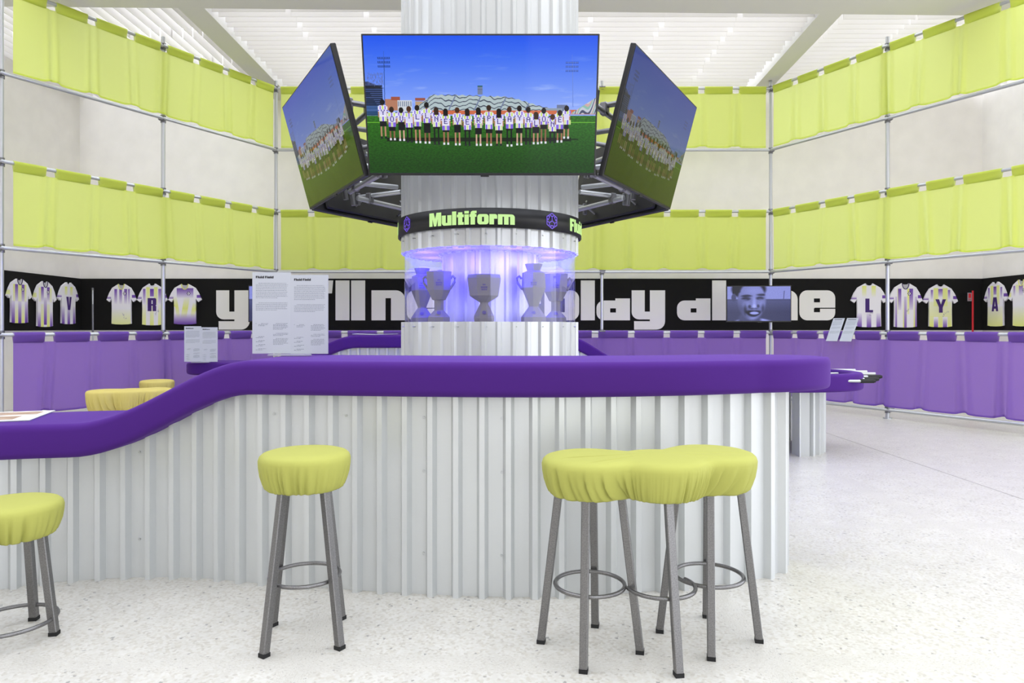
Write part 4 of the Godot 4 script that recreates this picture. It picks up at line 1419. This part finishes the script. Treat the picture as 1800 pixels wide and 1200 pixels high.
func papers() -> void:
	var h := 0.465
	# folded leaflet in front on the counter
	for d in [["folded pale leaflet titled Fluid Field, standing on the front counter", P(-1.482, 1.1345, 3.92), ["Fluid Field", "Fluid Field"], 1, 1.0], ["folded pale leaflet standing on the low end of the rear counter", P(-4.30, 0.829, 8.98), ["Multiform", "Multiform"], 3, 1.0]]:
		var t := thing("leaflet_stand", d[0], "leaflet", d[1], Basis.IDENTITY, "folded leaflets on the counters")
		var w := 0.213
		leaflet("page", t, w, h, Transform3D(Basis(Vector3.UP, 0.11), Vector3(0.0, 0.012, 0.0235)), text_page(256, 560, d[3]), d[2][0])
		leaflet("page", t, w, h - 0.012, Transform3D(Basis(Vector3.UP, 0.02), Vector3(w * 0.994, 0.010, 0.0)), text_page(256, 560, d[3] + 1), d[2][1])
		var st := tool()
		lathe(st, [[0.0, 0.010], [0.118, 0.010], [0.125, 0.006], [0.125, 0.001], [0.0, 0.001]], 40)
		var foot := obj("acrylic_foot", st, M.acrylic, t)
		foot.position = Vector3(0.215, 0, 0.03)
		foot.scale = Vector3(1, 1, 0.5)
	# two reading panels leaning on the right face of the frame
	var d := Vector3(0.5, 0, 0.866)
	var out := d.cross(Vector3.UP)
	for k in 2:
		var up := (Vector3(0, 0.345, 0) - out * 0.185).normalized()
		var b := Basis(d, up, d.cross(up))
		var t := thing("reading_panel", ["slanted pale text panel on the violet curtain, the left one of two", "slanted pale text panel on the violet curtain, nearest the L shirt"][k], "panel", P(4.87 + 0.112 * k, 1.085, 10.40 - 0.195 * k) + out * 0.14, b, "slanted text panels")
		leaflet("page", t, 0.185, 0.39, Transform3D.IDENTITY, text_page(256, 560, 11 + k, true), "")
		var st := tool()
		box(st, Vector3(0.09, 0.365, 0.001), Vector3(0.13, 0.008, 0.002))
		obj("heading", st, M.ink_black, t)
		st = tool()
		tube(st, Vector3(0.09, 0.14, -0.004), Vector3(0.09, 0.10, -0.09), 0.012, 8)
		obj("holder", st, M.galv, t)
	# printed sheet on the low end of the front counter
	var st := tool()
	box(st, Vector3(0, 0.002, 0), Vector3(0.62, 0.004, 0.42))
	var t := thing("printed_sheet", "large white sheet with brown pictures lying on the low counter end", "paper", P(-2.80, 0.825, 3.55), Basis(Vector3.UP, 0.33), "")
	var im := Image.create(256, 176, false, Image.FORMAT_RGB8)
	im.fill(Color(0.90, 0.89, 0.86))
	rng.seed = 77
	for r in [Rect2i(110, 14, 130, 58), Rect2i(70, 92, 150, 66)]:
		for y in range(r.position.y, r.end.y):
			for x in range(r.position.x, r.end.x):
				var q := 0.5 + 0.28 * sin(x * 0.11 + sin(y * 0.17) * 2.0) + rng.randf_range(-0.12, 0.12)
				im.set_pixel(x, y, Color(0.52, 0.42, 0.36).lerp(Color(0.74, 0.66, 0.56), clampf(q, 0, 1)))
	obj("sheet", st, M.paper, t)
	st = tool()
	st.set_smooth_group(-1)
	uvquad(st, Vector3(-0.31, 0.0045, -0.21), Vector3(0.31, 0.0045, -0.21), Vector3(0.31, 0.0045, 0.21), Vector3(-0.31, 0.0045, 0.21))
	obj("printed_face", st, page_mat(ImageTexture.create_from_image(im)), t)
	# booklet on the rear counter
	t = thing("booklet", "thin open booklet lying on the rear counter behind the glass case", "booklet", P(-1.85, 1.190, 9.25))
	st = tool()
	for s in [-1, 1]:
		box(st, Vector3(0.14 * s, 0.008, 0), Vector3(0.28, 0.006, 0.3), Basis(Vector3(0, 0, 1), 0.03 * s))
	obj("pages", st, M.paper, t)
	# poles in the room's corners
	t = thing("marker_pole", "slim grey pole standing in the left corner of the room", "pole", P(-7.46, 0, 12.15), Basis.IDENTITY, "")
	st = tool()
	tube(st, Vector3.ZERO, Vector3(0, 1.96, 0), 0.014, 10)
	obj("shaft", st, M.galv, t)
	st = tool()
	tube(st, Vector3(0, 1.2, 0), Vector3(0, 1.7, 0), 0.017, 10)
	tube(st, Vector3(0, 1.95, 0), Vector3(0, 1.99, 0), 0.02, 10)
	obj("sleeve", st, M.galv_dark, t)
	st = tool()
	tube(st, Vector3.ZERO, Vector3(0, 0.03, 0), 0.09, 16)
	obj("base", st, M.galv_dark, t)
	t = thing("marker_pole", "slim red pole with a small sign in the right corner of the room", "pole", P(8.20, 0, 12.15), Basis.IDENTITY, "")
	st = tool()
	tube(st, Vector3.ZERO, Vector3(0, 1.94, 0), 0.016, 10)
	obj("shaft", st, M.red, t)
	st = tool()
	box(st, Vector3(-0.055, 1.83, 0), Vector3(0.075, 0.15, 0.006))
	obj("sign_plate", st, mat(Color(0.55, 0.52, 0.55), 0.6), t)
	st = tool()
	box(st, Vector3(-0.055, 1.85, 0.004), Vector3(0.045, 0.08, 0.003))
	box(st, Vector3(-0.055, 1.785, 0.004), Vector3(0.05, 0.012, 0.003))
	obj("sign_print", st, M.red, t)
	st = tool()
	tube(st, Vector3.ZERO, Vector3(0, 0.03, 0), 0.1, 16)
	obj("base", st, M.red, t)

# ------------------------------------------------------------------ the room
const XL := -7.85
const XR := 8.55
const ZB := 12.4
const ZF := -6.0
const HC := 5.4

func room() -> void:
	var st := tool()
	box(st, P((XL + XR) / 2, -0.1, (ZB + ZF) / 2), Vector3(XR - XL + 0.6, 0.2, ZB - ZF + 0.6))
	struct_mesh("floor", st, M.floor, "pale speckled terrazzo floor")
	st = tool()
	box(st, P((XL + XR) / 2, 3.1, ZB + 0.15), Vector3(XR - XL + 0.6, 6.6, 0.3))
	struct_mesh("wall_back", st, M.wall, "white back wall")
	st = tool()
	box(st, P(XL - 0.15, 3.1, (ZB + ZF) / 2), Vector3(0.3, 6.6, ZB - ZF))
	struct_mesh("wall_left", st, M.wall, "white left wall")
	# right wall with a wide opening to the outside, nearer than the picture shows
	st = tool()
	box(st, P(XR + 0.15, 3.1, (ZB + 7.0) / 2), Vector3(0.3, 6.6, ZB - 7.0))
	box(st, P(XR + 0.15, 3.1, (ZF - 3.0) / 2), Vector3(0.3, 6.6, -3.0 - ZF))
	box(st, P(XR + 0.15, 5.4, 2.0), Vector3(0.3, 2.0, 10.0))
	struct_mesh("wall_right", st, M.wall, "white right wall with a wide opening")
	st = tool()
	box(st, P(-3.9, 3.1, ZF - 0.15), Vector3(8.5, 6.6, 0.3))
	box(st, P(7.8, 3.1, ZF - 0.15), Vector3(2.1, 6.6, 0.3))
	box(st, P(3.55, 5.5, ZF - 0.15), Vector3(6.4, 1.8, 0.3))
	struct_mesh("wall_front", st, M.wall, "white wall behind the camera with a wide opening")
	st = tool()
	box(st, P(3.85, 0.0006, 5.0), Vector3(0.008, 0.0012, 13.0))
	struct_mesh("trim_1", st, mat(Color(0.62, 0.60, 0.58), 0.5), "thin joint strip in the terrazzo")

func beam(st: SurfaceTool, q: Array, h: float, up: float) -> void:     # q: four plan corners
	var lo := []
	var hi := []
	for p in q:
		lo.append(P(p[0], HC + up, p[1]))
		hi.append(P(p[0], HC + h, p[1]))
	st.set_smooth_group(-1)
	quad(st, lo[0], lo[1], lo[2], lo[3])
	quad(st, hi[0], hi[1], hi[2], hi[3])
	for i in 4:
		quad(st, lo[i], lo[(i + 1) % 4], hi[(i + 1) % 4], hi[i])

func baffle_mesh(n: Vector3, l: float) -> ArrayMesh:      # upright blade, l long
	var st := tool()
	box(st, Vector3.ZERO, Vector3(l, 0.24, 0.006))
	st.generate_normals()
	return st.commit()

func ceiling() -> void:
	for b in [["ceiling", [[-4.34, ZF], [-3.97, ZF], [-3.97, ZB], [-4.30, ZB]], "left ceiling beam running away from the camera"], ["ceiling", [[3.33, ZF], [3.68, ZF], [4.49, ZB], [4.2, ZB]], "right ceiling beam running away from the camera"], ["ceiling", [[XL, 8.0], [XR, 8.25], [XR, 9.05], [XL, 8.72]], "cross beam of the ceiling above the column"], ["ceiling", [[XL, 0.6], [XR, 0.6], [XR, 1.3], [XL, 1.3]], "cross beam of the ceiling above the camera"]]:
		var st := tool()
		beam(st, b[1], 0.55, 0.0 if b[2].contains("cross") else 0.006)
		struct_mesh(b[0], st, M.beam, b[2])
	var blade := baffle_mesh(Vector3.ZERO, 0.97)
	# centre bay: blades across, hung in rows one behind the other
	var c := structure("ceiling", "white fabric blades hung across the middle ceiling bay")
	var yb := HC + 0.16
	var rows := 22
	for r in rows:
		var z := 8.98 + r * 0.152
		for k in 8:
			var o := MeshInstance3D.new()
			o.mesh = blade
			o.material_override = M.baffle
			put("ceiling_blade", o, c)
			o.position = P(-3.44 + k * 1.0 + 0.014 * ((r * 7 + k * 3) % 5 - 2), yb, z)
	c = structure("ceiling", "white fabric blades hung across the right ceiling bay")
	for r in rows - 1:
		var z := 9.2 + r * 0.152
		for k in 4:
			var x := 4.95 + k * 1.0
			if z > 8.0:
				var o := MeshInstance3D.new()
				o.mesh = blade
				o.material_override = M.baffle
				put("ceiling_blade", o, c)
				o.position = P(x, yb, z)
	c = structure("ceiling", "white fabric blades hung lengthwise in the left ceiling bay")
	for r in 23:
		var x := -4.42 - r * 0.152
		for k in 4:
			var o := MeshInstance3D.new()
			o.mesh = blade
			o.material_override = M.baffle
			put("ceiling_blade", o, c)
			o.position = P(x, yb, 9.25 + k * 0.99 + 0.02 * ((r * 5 + k) % 4))
			o.rotation.y = PI / 2
	# the bays nearer than the picture shows: the same blades joined
	c = structure("ceiling", "white fabric blades of the nearer ceiling bays")
	var st := tool()
	for r in 21:
		box(st, P(0.35, yb, 1.5 + r * 0.304), Vector3(16.2, 0.24, 0.006))
	for r in 21:
		box(st, P(0.35, yb, -5.85 + r * 0.304), Vector3(16.2, 0.24, 0.006))
	obj("ceiling_blades", st, M.baffle, c).set_meta("kind", "stuff")

# ------------------------------------------------------------------ start
func _ready() -> void:
	var cam := Camera3D.new()
	cam.name = "camera"
	add_child(cam)
	cam.position = Vector3(0, 1.3, 0)
	cam.set_frustum(0.1, Vector2(0, -26.0 / 1200.0 * 0.1), 0.1, 200.0)
	cam.current = true

	var env := Environment.new()
	var sky := Sky.new()
	var sm := ProceduralSkyMaterial.new()
	sm.sky_top_color = Color(0.93, 0.95, 1.0)
	sm.sky_horizon_color = Color(0.94, 0.955, 1.0)
	sm.ground_bottom_color = Color(0.72, 0.71, 0.70)
	sm.ground_horizon_color = Color(0.80, 0.80, 0.80)
	sm.sun_angle_max = 0.0
	sm.sky_energy_multiplier = 1.0
	sm.ground_energy_multiplier = 1.0
	sky.sky_material = sm
	env.sky = sky
	env.background_mode = Environment.BG_SKY
	env.background_energy_multiplier = 4.3
	env.tonemap_mode = Environment.TONE_MAPPER_LINEAR
	env.tonemap_exposure = EXPOSURE
	env.sdfgi_enabled = true
	env.ssao_enabled = true
	env.ssil_enabled = true
	var we := WorldEnvironment.new()
	we.name = "environment"
	we.environment = env
	add_child(we)

	materials()
	room()
	ceiling()
	near_counter()
	back_counter()
	foosball()
	stools()
	display_column()
	ticker()
	monitors()
	pipe_frame()
	curtains()
	banner()
	jerseys()
	var face := screen_mat(portrait(), 0.85, 0.2)
	monitor("portrait_screen", "small monitor with a blue-toned smiling face, on the right frame post", P(4.055, 1.675, 11.22), Basis(Vector3.UP, -0.12), 1.03, 0.60, face, 0.014)
	monitor("portrait_screen", "small monitor on the left frame post, mostly hidden behind the leaflet", P(-3.80, 1.675, 11.22), Basis(Vector3.UP, 0.12), 1.03, 0.60, face, 0.014)
	trophies()
	papers()
